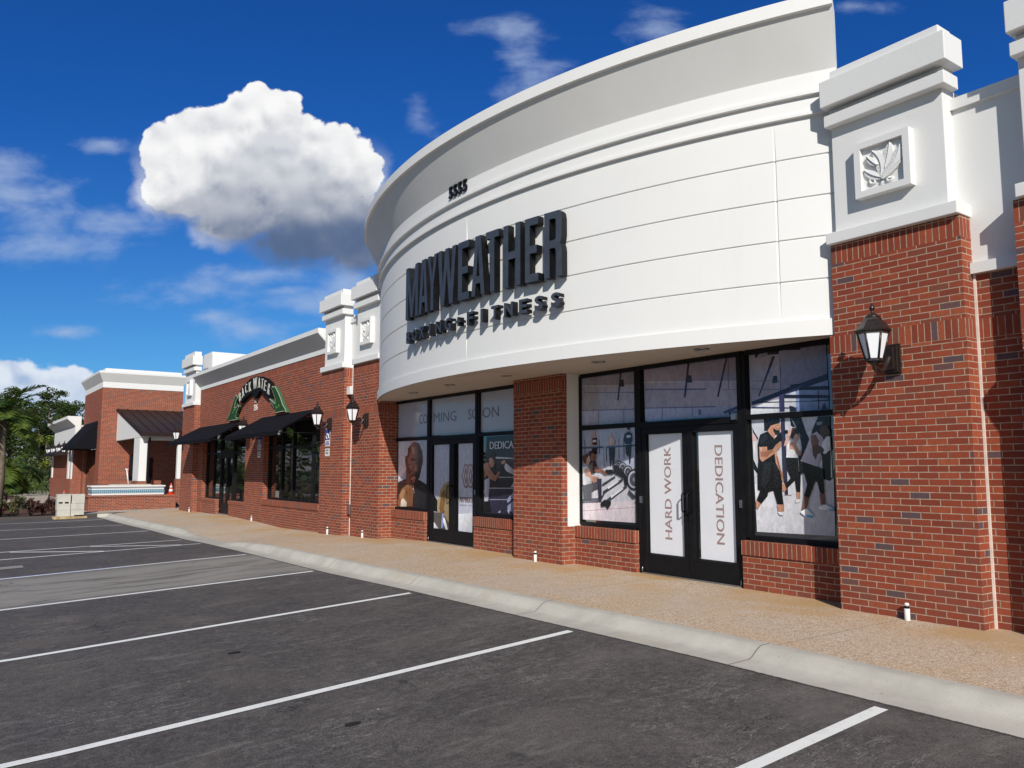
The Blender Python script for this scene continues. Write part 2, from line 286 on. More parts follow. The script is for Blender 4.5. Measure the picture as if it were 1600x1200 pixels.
# asphalt
def asphalt_mat():
    m,g,b=newmat('asphalt'); P=pos(g); x,y,z=g.sep(P)
    wv=g.v('ADD',P,g.xyz(0,g.m('MULTIPLY',g.noise(P,.35,3,.5),1.6),0))
    drag=g.noise(g.v('MULTIPLY',wv,(.5,2.2,1)),2.3,10,.74,.15)      # dusty drags running with the stalls
    blotch=g.noise(wv,.9,9,.68,.2); grain=g.noise(P,260,2,.7); agg=g.n('ShaderNodeTexVoronoi'); g.set(agg.inputs['Vector'],P); agg.inputs['Scale'].default_value=95
    mid=g.noise(P,48,4,.75); mid2=g.noise(P,13,6,.72)
    c=g.mix(g.smooth(grain,.3,.75),(.040,.036,.034),(.108,.096,.088)); c=g.mix(g.smooth(mid,.35,.70,0,.55),c,(.15,.132,.125)); c=g.mix(g.smooth(mid,.50,.30,0,.5),c,(.022,.020,.020)); c=g.mix(g.smooth(mid2,.46,.70,0,.45),c,(.20,.180,.165)); c=g.mix(g.smooth(mid2,.50,.34,0,.35),c,(.030,.026,.026))
    c=g.mix(g.smooth(agg.outputs['Distance'],.05,.45,.5,0),c,(.085,.080,.078))
    c=g.mix(g.smooth(blotch,.46,.66,0,.50),c,(.150,.130,.117)); c=g.mix(g.smooth(drag,.52,.74,0,.42),c,(.30,.275,.25))
    c=g.mix(g.smooth(g.noise(wv,2.6,7,.7,.2),.57,.72,0,.5),c,(.018,.017,.018))
    def scratch(sc,st,th,lo,hi,amt):
        n_=g.noise(g.v('MULTIPLY',g.v('ADD',P,g.xyz(0,g.m('MULTIPLY',g.noise(P,.6,3,.5),.9),0)),st),sc,6,.62,.4)
        return g.m('MULTIPLY',g.smooth(g.m('ABSOLUTE',g.m('SUBTRACT',n_,.5)),th,0,0,amt),g.smooth(g.noise(P,.75,4,.6),lo,hi))
    c=g.mix(scratch(2.6,(.6,2.4,1),.010,.50,.60,.65),c,(.34,.32,.30)); c=g.mix(scratch(5,(1.6,.7,1),.007,.54,.62,.6),c,(.30,.28,.265))
    c=g.mix(g.m('MULTIPLY',g.smooth(g.noise(P,70,3,.8),.56,.66),g.smooth(g.noise(wv,.55,5,.6),.48,.62,0,.75)),c,(.26,.24,.23))
    c=g.mix(g.m('MULTIPLY',g.smooth(g.noise(P,85,3,.8),.52,.40),.5),c,(.018,.016,.016))
    # pale washed out bay of sand dust
    band=g.m('MULTIPLY',g.smooth(y,13.3,13.9),g.smooth(y,16.4,17.6,1,0)); band=g.m('MULTIPLY',band,g.smooth(g.noise(g.v('MULTIPLY',wv,(.5,2.3,1)),1.2,6,.6,.5),.28,.56,.25,1))
    c=g.mix(g.m('MULTIPLY',band,.72),c,(.34,.32,.285))
    edge=g.m('MULTIPLY',g.smooth(x,4.3,5.4),g.smooth(g.noise(wv,1.5,6,.65),.42,.65)); c=g.mix(g.m('MULTIPLY',edge,.30),c,(.2,.185,.17))
    vs=g.n('ShaderNodeTexVoronoi'); g.set(vs.inputs['Vector'],P); vs.inputs['Scale'].default_value=2.4; vs.inputs['Randomness'].default_value=1
    spk=g.m('LESS_THAN',vs.outputs['Distance'],.028); c=g.mix(g.m('MULTIPLY',spk,g.smooth(g.noise(P,1.1,2,.5),.45,.6)),c,(.48,.46,.44))
    crk=g.n('ShaderNodeTexVoronoi',feature='DISTANCE_TO_EDGE'); g.set(crk.inputs['Vector'],g.v('ADD',P,g.xyz(g.m('MULTIPLY',g.noise(P,2,5,.7),.9),g.m('MULTIPLY',g.noise(P,2.3,5,.7),.9)))); crk.inputs['Scale'].default_value=.42
    cr=g.m('MULTIPLY',g.m('LESS_THAN',crk.outputs['Distance'],.0035),g.smooth(g.noise(P,.5,2,.5),.56,.62)); c=g.mix(g.m('MULTIPLY',cr,.8),c,(.010,.010,.011))
    g.set(b.inputs['Base Color'],c); g.set(b.inputs['Roughness'],g.smooth(blotch,.3,.7,.72,.9)); b.inputs['Specular IOR Level'].default_value=.35
    bump(g,b,g.m('ADD',grain,g.m('MULTIPLY',agg.outputs['Distance'],.8)),.45,.006); return m
M['asphalt']=asphalt_mat()
def agg_mat():
    m,g,b=newmat('exposed_aggregate'); P=pos(g); x,y,z=g.sep(P)
    v=g.n('ShaderNodeTexVoronoi'); g.set(v.inputs['Vector'],P); v.inputs['Scale'].default_value=115; v2=g.n('ShaderNodeTexVoronoi'); g.set(v2.inputs['Vector'],P); v2.inputs['Scale'].default_value=60
    r=g.sep(v.outputs['Color'])[0]; r2=g.sep(v2.outputs['Color'])[1]
    c=g.ramp(g.m('ADD',g.m('MULTIPLY',r,.6),g.m('MULTIPLY',r2,.4)),[(0,(.20,.13,.08)),(.3,(.43,.31,.21)),(.6,(.58,.455,.335)),(.85,(.70,.59,.47)),(1,(.84,.77,.68))])
    big=g.noise(P,.8,5,.6,.5); wall=g.smooth(x,7.0,8.0); orange=g.m('MULTIPLY',g.smooth(big,.36,.62),g.m('ADD',.30,g.m('MULTIPLY',wall,.85)))
    c=g.mix(g.m('MULTIPLY',orange,.75),c,(.50,.31,.13),'MIX'); c=g.mix(g.m('MULTIPLY',g.smooth(g.noise(P,.5,4,.6),.45,.7),.35),c,(.52,.45,.40))
    crk=g.m('LESS_THAN',g.m('ABSOLUTE',g.m('SUBTRACT',g.m('FRACT',g.m('DIVIDE',g.m('ADD',y,.9),3.6)),.5)),.0013)
    c=g.mix(g.m('MULTIPLY',crk,.75),c,(.16,.11,.075))
    stn=g.noise(P,2.4,6,.7); c=g.mix(g.smooth(stn,.60,.72,0,.30),c,(.22,.16,.11)); c=g.mix(g.smooth(g.noise(P,1.3,5,.6),.58,.72,0,.35),c,(.62,.56,.50))
    g.set(b.inputs['Base Color'],c); b.inputs['Roughness'].default_value=.8; b.inputs['Specular IOR Level'].default_value=.3; bump(g,b,g.m('SUBTRACT',1,v.outputs['Distance']),.5,.006); return m
M['agg']=agg_mat()
def conc(name,c,joint=0):
    m,g,b=newmat(name); P=pos(g); x,y,z=g.sep(P); n=g.noise(P,2.2,7,.65); n2=g.noise(P,90,3,.6); st=g.noise(g.v('MULTIPLY',P,(2,.35,6)),2.2,5,.6)
    k=g.mix(g.smooth(n,.32,.7),c,tuple(q*.78 for q in c)); k=g.mix(g.smooth(n2,.3,.8,0,.3),k,tuple(q*.7 for q in c)); k=g.mix(g.smooth(st,.5,.75,0,.35),k,(c[0]*.80,c[1]*.74,c[2]*.66))
    sp=g.noise(P,16,4,.7); k=g.mix(g.smooth(sp,.66,.72,0,.5),k,(.16,.15,.14))
    if joint: 
        j=g.m('LESS_THAN',g.m('ABSOLUTE',g.m('SUBTRACT',g.m('FRACT',g.m('DIVIDE',g.m('ADD',y,g.m('MULTIPLY',g.noise(P,7,2,.5),.02)),joint)),.5)),.003); k=g.mix(g.m('MULTIPLY',j,.75),k,(.16,.13,.11)); rust=g.smooth(g.noise(P,1.1,4,.6),.58,.70,0,.35); k=g.mix(rust,k,(.50,.38,.27)); scf=g.noise(g.v('MULTIPLY',P,(1,9,1)),3.5,4,.7); k=g.mix(g.m('MULTIPLY',g.smooth(scf,.66,.72,0,.45),g.smooth(x,5.74,5.8)),k,(.22,.20,.18)); eg=g.m('LESS_THAN',x,g.m('ADD',5.452,g.m('MULTIPLY',g.noise(P,22,5,.75),.045))); k=g.mix(eg,k,(.07,.062,.058))
    g.set(b.inputs['Base Color'],k); b.inputs['Roughness'].default_value=.82; b.inputs['Specular IOR Level'].default_value=.3; bump(g,b,g.m('ADD',n2,g.m('MULTIPLY',n,1.5)),.35,.006); return m
M['curb']=conc('curb_concrete',(.53,.505,.44),3.05)
M['concrete']=conc('plain_concrete',(.50,.45,.37))
M['cmu']=conc('concrete_block',(.56,.55,.49))
def linemat(name,c):
    m,g,b=newmat(name); P=pos(g); n=g.noise(P,30,5,.7); n2=g.noise(P,4,4,.6)
    k=g.mix(g.smooth(n,.58,.74,0,.6),c,(.12,.11,.10)); k=g.mix(g.smooth(n2,.5,.75,0,.3),k,tuple(q*.6 for q in c)); g.set(b.inputs['Base Color'],k); b.inputs['Roughness'].default_value=.7; bump(g,b,g.noise(P,260,2,.7),.35,.005); return m
M['line']=linemat('white_road_paint',(.80,.80,.77)); M['blueline']=linemat('blue_road_paint',(.05,.14,.42)); M['tanpatch']=linemat('grey_cover_paint',(.30,.27,.24))
M['grass']=plain('far_grass',(.07,.10,.03),.9,0,.35,.6); M['mulch']=plain('brown_mulch',(.11,.06,.045),.95,0,.5,22,.2,bmp=.6)
M['bark']=plain('tree_bark',(.14,.11,.085),.9,0,.3,6,.2,bmp=.5)
def leafmat(name,a,b_,sc_=.6):
    m,g,b=newmat(name); P=pos(g); oi=g.n('ShaderNodeObjectInfo').outputs['Random']; n=g.noise(P,sc_,3,.6); n2=g.noise(P,9,2,.6)
    k=g.mix(g.smooth(g.m('ADD',n,g.m('MULTIPLY',g.m('SUBTRACT',n2,.5),.8)),.3,.7),a,b_); g.set(b.inputs['Base Color'],k); b.inputs['Roughness'].default_value=.6; b.inputs['Specular IOR Level'].default_value=.3
    t=g.n('ShaderNodeBsdfTranslucent'); g.set(t.inputs[0],k); ms=g.n('ShaderNodeMixShader'); ms.inputs[0].default_value=.3; g.set(ms.inputs[1],b.outputs[0]); g.set(ms.inputs[2],t.outputs[0])
    o=[q for q in m.node_tree.nodes if q.type=='OUTPUT_MATERIAL'][0]; g.set(o.inputs[0],ms.outputs[0]); return m
M['leaf']=leafmat('dark_green_leaves',(.020,.042,.009),(.085,.120,.022)); M['leaf2']=leafmat('yellow_green_leaves',(.06,.10,.02),(.22,.26,.04)); M['palm']=leafmat('palm_green',(.03,.07,.012),(.13,.18,.03)); M['purple']=leafmat('reddish_shrub_leaves',(.05,.02,.02),(.13,.055,.04),4); M['shrubg']=leafmat('mixed_shrub_leaves',(.04,.05,.015),(.16,.16,.06),4)
M['cone']=plain('orange_cone_plastic',(.75,.06,.02),.45,0,.1,10); M['reflect']=plain('white_cone_band',(.75,.74,.72),.4)
M['wood']=plain('pallet_wood',(.42,.30,.16),.8,0,.3,9,.3,bmp=.4)
M['blue']=plain('blue_sign_face',(.008,.04,.30),.4)
def tile_mat():
    m,g,b=newmat('patterned_blue_tile'); uv=g.n('ShaderNodeUVMap').outputs[0]; ck=g.n('ShaderNodeTexChecker'); 
    mp=g.n('ShaderNodeMapping'); mp.inputs['Rotation'].default_value=(0,0,R(45)); g.set(mp.inputs[0],uv); g.set(ck.inputs[0],mp.outputs[0]); ck.inputs['Scale'].default_value=17; n=g.noise(pos(g),30,3,.6)
    g.set(b.inputs['Base Color'],g.mix(ck.outputs['Fac'],(.05,.16,.26),g.mix(n,(.22,.38,.45),(.42,.52,.52)))); b.inputs['Roughness'].default_value=.25; return m
M['tile']=tile_mat()
# ================= ground levels
G=[(-10,-.12),(5,-.11),(10,-.17),(13,-.23),(17,-.26),(20.6,-.30),(22.7,-.35),(27,-.37),(31,-.42),(37,-.46)]
S_=[(-10,.02),(5,0),(10,-.05),(13,-.08),(15.7,-.10),(17.8,-.13),(19.5,-.20),(21,-.325),(22.3,-.34),(23.5,-.31),(25.3,-.22),(27.5,-.25),(34,-.31),(38,-.33)]
W_=[(-10,0),(15,0),(16.4,-.03),(20.5,-.15),(23.4,-.2),(25.7,-.14),(29,-.1),(33,-.15),(38,-.16)]
def zas(x,y):
    g0=interp(G,y); e=-.46-(max(0,y-30)*.012 if y<42 else .144)
    t=min(1,max(0,(5.45-x)/5)); return g0+(e-g0)*t
def frange(a,b,s):
    out=[];
    while a<b-1e-6: out.append(a); a+=s
    return out+[b]
def grid(name,mat,xs,ys,zf):
    me=bpy.data.meshes.new(name); v=[(x,y,zf(x,y)) for y in ys for x in xs]; k=len(xs)
    f=[(j*k+i,j*k+i+1,(j+1)*k+i+1,(j+1)*k+i) for j in range(len(ys)-1) for i in range(k-1)]
    me.from_pydata(v,[],f); me.materials.append(mat); me.shade_smooth(); o=bpy.data.objects.new(name,me); col.objects.link(o); return struct(o)
b_=MB(); b_.face([(-1500,-1500,-1.0),(1500,-1500,-1.0),(1500,1500,-1.0),(-1500,1500,-1.0)]); struct(b_.build('ground',M['grass']))
b_=MB(); b_.face([(-60,38.6,-.50),(4.6,38.6,-.50),(4.6,54,-.40),(-60,54,-.42)]); b_.face([(-60,54,-.42),(4.6,54,-.40),(4.6,130,-.38),(-60,130,-.4)]); struct(b_.build('planting_bed',M['mulch']))
grid('parking_lot',M['asphalt'],[-60,-30,-15,-8,-4,-2,0,.45,1.5,2.5,3.5,4.5,5.0,5.45,5.50],frange(-14,39,.5),zas)
ys=frange(-14,37.2,.3)
def curbz(x,y):
    g0,s0=interp(G,y),interp(S_,y)
    if x<=5.74: return g0+.006+.02*(x-5.46)
    t=min(1,(x-5.74)/.20); t=(1-math.cos(math.pi*t))/2; t=t**.8
    return g0+.012+(s0-g0-.012)*t
grid('curb',M['curb'],[5.46,5.6,5.74,5.78,5.82,5.85,5.88,5.91,5.94,5.98,6.04],ys,lambda x,y: curbz(x,y))
b_=MB(); 
for y0,y1 in zip(ys,ys[1:]): b_.face([(5.459,y0,interp(G,y0)+.006),(5.459,y0,-.6),(5.459,y1,-.6),(5.459,y1,interp(G,y1)+.006)])
struct(b_.build('curb_edge',M['curb']))
grid('sidewalk',M['agg'],[6.054,6.3,6.6,7,7.4,7.8,8.1,8.4,9.0],ys,lambda x,y: interp(S_,y)-.004+(interp(W_,y)-interp(S_,y)+.004)*min(1,(x-6.05)/2.0))
b_=MB(); b_.face([(4.6,37.2,-.31),(14,37.2,-.165),(14,80,-.165),(4.6,80,-.38)]); struct(b_.build('plaza',M['concrete']))
b_=MB(); b_.box(-60,4.6,38.25,38.6,-.75,-.40); b_.box(4.6,6.05,37.2,37.25,-.7,-.315); b_.box(4.35,4.6,37.2,38.25,-.7,-.36); struct(b_.build('curb_around_bed',M['curb'],bevel=.03))
b_=MB(); b_.box(-30,4.6,55,58,-.6,-.33); struct(b_.build('path',M['concrete']))
# painted markings
lines=MB()
def stripe(x0,x1,y,w=.10,mi=0,sk=0,up=.004):
    xs=frange(x0,x1,.5)
    for a,c in zip(xs,xs[1:]):
        ya=y+sk*(a-x0); yc=y+sk*(c-x0)
        lines.face([(a,ya-w/2,zas(a,ya-w/2)+up),(c,yc-w/2,zas(c,yc-w/2)+up),(c,yc+w/2,zas(c,yc+w/2)+up),(a,ya+w/2,zas(a,ya+w/2)+up)],mi)
stripe(-1.5,5.36,-.15)
for y in (3.17,6.51,9.95,13.47,17.16,20.76,22.66,26.77,30.91,35.2): stripe(-1.2 if y>4 else -1.0,5.38,y)
stripe(-1.2,3.2,17.245,.06,1)
for x in (-.6,1.5,3.2): stripe(x,x+1.75,22.55,.16,0,-.98)
stripe(-1.0,1.25,18.85,.12,2); stripe(.9,1.5,18.95,.45,2,up=.008)
struct(lines.build('parking_lines',[M['line'],M['blueline'],M['tanpatch']]))
# ================= text and outline tools
def curve_mesh(splines=None,text=None,extrude=.0,offset=0):
    if text is not None:
        c=bpy.data.curves.new('t','FONT'); c.body=text
    else:
        c=bpy.data.curves.new('t','CURVE'); c.dimensions='2D'
        for pts in splines:
            s=c.splines.new('POLY'); s.points.add(len(pts)-1); s.use_cyclic_u=True
            for p,q in zip(s.points,pts): p.co=(q[0],q[1],0,1)
    c.fill_mode='BOTH'; c.extrude=extrude; c.offset=offset; c.resolution_u=3
    o=bpy.data.objects.new('t',c); col.objects.link(o); bpy.context.view_layer.update()
    me=bpy.data.meshes.new_from_object(o.evaluated_get(bpy.context.evaluated_depsgraph_get()))
    v=[tuple(q.co) for q in me.vertices]; f=[tuple(p.vertices) for p in me.polygons]; n=[tuple(p.normal) for p in me.polygons]
    bpy.data.objects.remove(o); bpy.data.curves.remove(c); bpy.data.meshes.remove(me); return v,f,n
def fit(vfn,w,h,d=None):
    v,f,n=vfn; x0=min(q[0] for q in v); x1=max(q[0] for q in v); y0=min(q[1] for q in v); y1=max(q[1] for q in v); z0=min(q[2] for q in v); z1=max(q[2] for q in v)
    sx=w/(x1-x0) if w else h/(y1-y0); sy=h/(y1-y0); sz=(d/(z1-z0)) if d else 1
    return [((a-x0)*sx,(b-y0)*sy,(c-z0)*sz) for a,b,c in v],f,n
def frame(org,u,v,w):
    return Matrix((( u[0],v[0],w[0],org[0]),(u[1],v[1],w[1],org[1]),(u[2],v[2],w[2],org[2]),(0,0,0,1)))
def letter(name,vfn,Mx,parent,face,side):
    b=MB(); v,f,n=vfn; b.add(v,f,Mx)
    for i,q in enumerate(n): b.m[i]=0 if abs(q[2])>.7 else 1
    return b.build(name,[face,side],parent)
# ================= gym building
CX,CY=19.0,10.98
gym=thing('gym_building','red brick storefront building with a huge curved white stucco front','building',(8.6,10.9,0))
def bp(mb,name,mat,parent,**k):   # build with world coordinates under a thing that has an offset
    o=mb.build(name,mat,parent,**k); 
    r=parent
    while r.parent: r=r.parent
    o.matrix_parent_inverse=Matrix.Identity(4)
    if parent.parent is None: o.location=-Vector(parent.location)
    return o
def sweep(mb,prof,a0,a1,n,joints=(),zj=(3.24,5.66),mi=0):
    angs=[a0+(a1-a0)*i/n for i in range(n+1)]
    for j in joints: angs+=[j-.075,j-.03,j+.03,j+.075]
    angs=sorted(angs); base=len(mb.v); k=len(prof)
    for a in angs:
        dj=any(abs(a-j)<.05 for j in joints)
        for r,z in prof:
            rr=r-(.012 if dj and zj[0]<z<zj[1] else 0); t=R(a); mb.v.append((CX-rr*math.cos(t),CY+rr*math.sin(t),z))
    for i in range(len(angs)-1):
        for j in range(k-1):
            a=base+i*k+j; mb.f.append([a,a+1,a+k+1,a+k]); mb.m.append(mi); mb.c.append(None)
    return angs
A0,A1=-28.9,28.9
prof=[(12.30,3.035),(12.30,3.225),(12.26,3.235)]
for z in (3.70,4.20,4.69,5.18): prof+=[(12.26,z-.013),(12.243,z-.008),(12.243,z+.008),(12.26,z+.013)]
prof+=[(12.26,5.66),(12.315,5.665),(12.315,5.70),(12.28,5.712),(12.28,5.90),(12.335,5.905),(12.335,5.95),(12.30,5.962),(12.30,6.18)]
w=MB(); sweep(w,prof,A0,A1,150,(-25.5,-1.3,23.0))
t=R(A0); w.face([(CX-r*math.cos(t),CY+r*math.sin(t),z) for r,z in ((12.30,3.035),(12.26,6.18),(12.0,6.18),(12.0,3.035))])
fascia=bp(w,'curved_wall',M['stucco'],gym)
w=MB(); sweep(w,[(12.30,6.18),(12.36,6.30),(12.60,6.775)],A0,A1,150,mi=1); sweep(w,[(12.60,6.775),(12.645,6.78),(12.645,6.945),(12.62,6.96),(12.1,6.96),(12.1,5.6)],A0,A1,150,mi=0)
for s_,AA in ((0,A0),(1,A1)):
    t=R(AA); w.face([(CX-r*math.cos(t),CY+r*math.sin(t),z) for r,z in ((12.29,6.18),(12.60,6.775),(12.645,6.78),(12.645,6.945),(12.1,6.96),(12.1,6.18))][::-1 if s_ else 1])
cn=bp(w,'cornice',[M['stucco'],M['cove']],gym)
# soffit
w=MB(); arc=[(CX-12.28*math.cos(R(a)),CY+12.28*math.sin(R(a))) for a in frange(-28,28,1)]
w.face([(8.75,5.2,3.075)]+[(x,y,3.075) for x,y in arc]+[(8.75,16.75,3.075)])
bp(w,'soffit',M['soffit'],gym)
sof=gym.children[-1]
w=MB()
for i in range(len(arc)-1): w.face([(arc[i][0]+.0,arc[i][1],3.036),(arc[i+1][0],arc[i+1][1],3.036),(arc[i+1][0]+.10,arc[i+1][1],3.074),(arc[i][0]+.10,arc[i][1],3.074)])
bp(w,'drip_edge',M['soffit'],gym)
for x,y in ((7.72,8.66),(7.98,6.95),(7.62,10.85),(7.62,12.67),(7.8,14.4)):
    w=MB(); w.lathe([(.10,3.078),(.10,3.062),(.085,3.060),(.078,3.070),(.02,3.072)],x,y,20,0); w.lathe([(.07,3.073),(.045,3.068),(.001,3.067)],x,y,16,1)
    bp(w,'downlight',[M['steel'],M['dark']],gym)
w=MB(); w.box(7.05,7.65,10.55,11.55,3.069,3.073)
bp(w,'access_hatch',M['soffit'],gym)
# piers
LEAF=[]   # relief of leaves, unit square
def leaf(base,tip,bend,wd):
    b=Vector(base);t=Vector(tip);d=t-b;n=Vector((-d.y,d.x)); mid=lambda s:b+d*s+n*bend*4*s*(1-s)
    L=[];Rr=[]
    for i in range(9):
        s=i/8; p=mid(s); q=(mid(min(1,s+.01))-mid(max(0,s-.01))).normalized(); nn=Vector((-q.y,q.x)); ww=wd*math.sin(math.pi*min(1,s*.92+.06))**.8
        L.append(p+nn*ww);Rr.append(p-nn*ww)
    return L,Rr,[mid(i/8) for i in range(9)]
leaves=[leaf((.47,.2),(.03,.52),.07,.095),leaf((.44,.24),(.26,.90),-.14,.13),leaf((.55,.40),(.70,.98),-.02,.12),leaf((.50,.22),(.94,.84),-.10,.15),leaf((.48,.16),(.96,.46),.09,.11),leaf((.38,.52),(.13,.82),.05,.075)]
def relief_mesh(org,u,v,w,sz):
    m=MB(); org,u,v,w=map(Vector,(org,u,v,w)); f=.10*sz/.6; d=.10
    def P_(a,b,c): return org+u*(a*sz)+v*(b*sz)+w*c
    def bx(a0,a1,b0,b1,c0,c1):
        q=[P_(a,b,c) for c in (c0,c1) for a,b in ((a0,b0),(a1,b0),(a1,b1),(a0,b1))]
        m.face([q[4],q[5],q[6],q[7]]);
        for i in range(4): j=(i+1)%4; m.face([q[i],q[j],q[j+4],q[i+4]])
    k=.115
    bx(0,1,0,k,0,d);bx(0,1,1-k,1,0,d);bx(0,k,k,1-k,0,d);bx(1-k,1,k,1-k,0,d)
    bx(k,1-k,k,1-k,0,.045)
    S=lambda p:(k+.01+(1-2*k-.02)*p[0],k+.01+(1-2*k-.02)*p[1])
    for i,(L,Rr,C) in enumerate(leaves):
        h0=.04;h1=.066+.003*i;h2=h1+.010
        for j in range(8):
            a,b,c,e,g_,h=[S(q) for q in (L[j],L[j+1],Rr[j],Rr[j+1],C[j],C[j+1])]
            m.face([P_(*a,h1-.004),P_(*g_,h2-.012),P_(*h,h2-.012),P_(*b,h1)][::-1]); m.face([P_(*c,h1),P_(*e,h1),P_(*h,h2),P_(*g_,h2)][::-1] if False else [P_(*g_,h2),P_(*c,h1),P_(*e,h1),P_(*h,h2)])
            m.face([P_(*a,h0),P_(*b,h0),P_(*b,h1),P_(*a,h1)]); m.face([P_(*c,h0),P_(*c,h1),P_(*e,h1),P_(*e,h0)])
            m.face([P_(*g_,h2-.012),P_(*g_,h2),P_(*h,h2),P_(*h,h2-.012)])
    for cx,cy,r0,sg in ((.24,.15,.13,1),(.62,.10,.08,-1)):   # scrolls at the foot
        path=[]
        for i in range(16):
            a=math.pi*.1+i/15*math.pi*2.1*sg; r=r0*(1-i/20); path.append(P_(*S((cx+r*math.cos(a),cy+r*.85*math.sin(a)+.03)),.05))
        m.tube(path,.017*sz/.6,6)
    m.tube([P_(*S(q),.05) for q in ((.40,.02),(.46,.12),(.49,.24))],.016,6)
    return m
def pier(y0,y1,parent,brick,zt=(4.05,4.18,5.42,5.56,5.63,5.94,6.07),xf=8.13,deep=.5,plug=False,both=True):
    s=zt; yc=(y0+y1)/2
    w=MB(); w.box(xf,xf+deep,y0,y1,-.7,3.02); w.box(xf,xf+deep,y0+(0.0 if not plug else .0),y1-(.06 if plug else 0),3.02,s[0],skip='-z')
    p=bp(w,'pier',brick,parent)
    def sub(name,mb,bev=.008,mat=None): mb.build(name,mat or M['stucco'],p,bevel=bev)
    w=MB(); w.box(xf-.075,xf+deep+.02,y0-.015,y1-.05,s[0],s[1]); sub('ledge',w)
    w=MB(); w.box(xf+.03,xf+deep+.02,y0+.11,y1-.11,s[1],s[2]+.02); sub('capital',w)
    w=MB(); w.box(xf-.075,xf+.22,y0+.035,y1-.085,s[2],s[3]); w.box(xf-.01,xf+.215,y0+.08,y1-.12,s[3],s[4]); w.box(xf-.15,xf+.23,y0-.02,y1-.09,s[4],s[5]); w.box(xf-.05,xf+.21,y0+.08,y1-.17,s[5],s[6]); sub('cornice_block',w)
    w=relief_mesh((xf+.03,yc+.31,s[1]+.30),(0,-1,0),(0,0,1),(-1,0,0),.62); sub('relief_panel',w,0)
    return p
for y0,y1,pl in ((3.72,5.20,True),(1.75,3.23,False),(16.6,18.08,False),(18.6,20.08,False)): pier(y0,y1,gym,M['brick'],plug=pl)
for y0,y1 in ((3.23,3.72),(18.08,18.6),(-8,1.75)):
    w=MB(); w.box(8.34,8.8,y0,y1,-.7,3.46); bp(w,'brick_wall',M['brick'],gym)
    w=MB(); w.box(8.28,8.8,y0+.002,y1-.002,3.46,3.57); w.box(8.34,8.8,y0-.0,y1+.0,3.57,4.1); w.box(8.34,8.8,y0-.3,y1+.3,4.1,5.21); w.box(8.30,8.85,y0-.3,y1+.3,5.21,5.33); bp(w,'parapet',M['stucco'],gym)
for y in (3.705,18.585):
    w=MB(); w.box(8.325,8.34,y-.012,y+.012,-.2,3.46); bp(w,'caulk_joint',M['caulk'],gym)
# column between the storefronts, white jamb, sill walls
w=MB(); w.box(8.18,8.64,10.10,11.42,-.7,3.074); bp(w,'column',M['brick'],gym)
w=MB(); w.box(8.30,8.62,10.085,10.098,.60,3.074); bp(w,'jamb',M['stucco'],gym)
for a,c in ((5.2,6.78),(8.72,10.10),(11.42,13.15),(15.08,16.6)):
    w=MB(); w.box(8.47,8.72,a,c,-.7,.43); p=bp(w,'sill_wall',M['brick_plain'],gym)
    w=MB(); w.box(8.445,8.66,a+.001,c-.001,.431,.61); w.build('sill',M['soldier'],p,bevel=.004)
# windows and doors
X0=8.60
def frame_grid(mb,ys,zs,x0=8.545,x1=8.62,t=.05,outer=True):
    for y in ys: mb.box(x0,x1,y-t/2,y+t/2,zs[0],zs[-1])
    for z in zs:
        for a,c in zip(ys,ys[1:]): mb.box(x0+.003,x1,a+t/2,c-t/2,z-t/2,z+t/2)
def window(y0,y1,z0,z1,parent,name='window',tr=2.19,mat=None,x0=8.545):
    w=MB(); frame_grid(w,[y0+.03,y1-.03],[z0+.03,tr,z1-.03],x0=x0,x1=x0+.075,t=.065); p=bp(w,name,M['alu'],parent)
    w=MB(); w.box(x0+.055,x0+.065,y0+.05,y1-.05,z0+.05,tr-.03); w.box(x0+.055,x0+.065,y0+.05,y1-.05,tr+.03,z1-.05); w.build('pane',mat or M['glass'],p); return p
for a,c in ((5.2,6.78),(8.72,10.12),(11.40,13.15),(15.08,16.7)): window(a,c,.61,3.072,gym)
def door_pair(y0,y1,parent,x0=8.545,z0=.015,head=2.13,ztop=3.072,glass=None,handles=True):
    ym=(y0+y1)/2
    w=MB(); 
    for y in (y0+.035,y1-.035): w.box(x0-.01,x0+.08,y-.035,y+.035,z0-.05,ztop)
    w.box(x0-.01,x0+.08,y0+.07,y1-.07,head,2.215); w.box(x0-.01,x0+.08,y0+.07,y1-.07,ztop-.06,ztop); bp(w,'door_frame',M['alu'],parent)
    w=MB(); w.box(x0+.055,x0+.065,y0+.06,y1-.06,2.2,ztop-.05); bp(w,'transom_pane',glass or M['glass'],parent)
    w=MB(); w.box(x0-.03,x0+.08,y0+.07,y1-.07,z0-.03,z0+.005); bp(w,'threshold',M['steel'],parent)
    for a,c,sg in ((y0+.075,ym-.003,1),(ym+.003,y1-.075,-1)):
        w=MB(); zz0,zz1=z0+.012,head-.004; L=.085
        w.box(x0,x0+.06,a,a+L,zz0,zz1); w.box(x0,x0+.06,c-L,c,zz0,zz1); w.box(x0+.002,x0+.06,a+L,c-L,zz0,.285); w.box(x0+.002,x0+.06,a+L,c-L,zz1-.095,zz1)
        d=bp(w,'door',M['alu'],parent)
        w=MB(); w.box(x0+.054,x0+.059,a+L-.01,c-L+.01,.27,zz1-.08); w.build('pane',glass or M['glass'],d)
        if handles:
            yh=(c-.045) if sg>0 else (a+.045); w=MB()
            w.tube([(x0,yh,.93),(x0-.06,yh,.93),(x0-.075,yh,.95),(x0-.075,yh,1.16),(x0-.06,yh,1.18),(x0,yh,1.18)],.012,8); w.box(x0-.012,x0,yh-.03,yh+.03,.80,.89); w.build('handle',M['steel'] if False else M['alu'],d)
            w=MB(); ys2=(c if sg<0 else a); w.tube([(x0-.02,ys2,.03),(x0-.02,ys2,.10)],.012,6); w.build('pivot',M['steel'],d)
door_pair(6.78,8.72,gym); door_pair(13.15,15.08,gym)
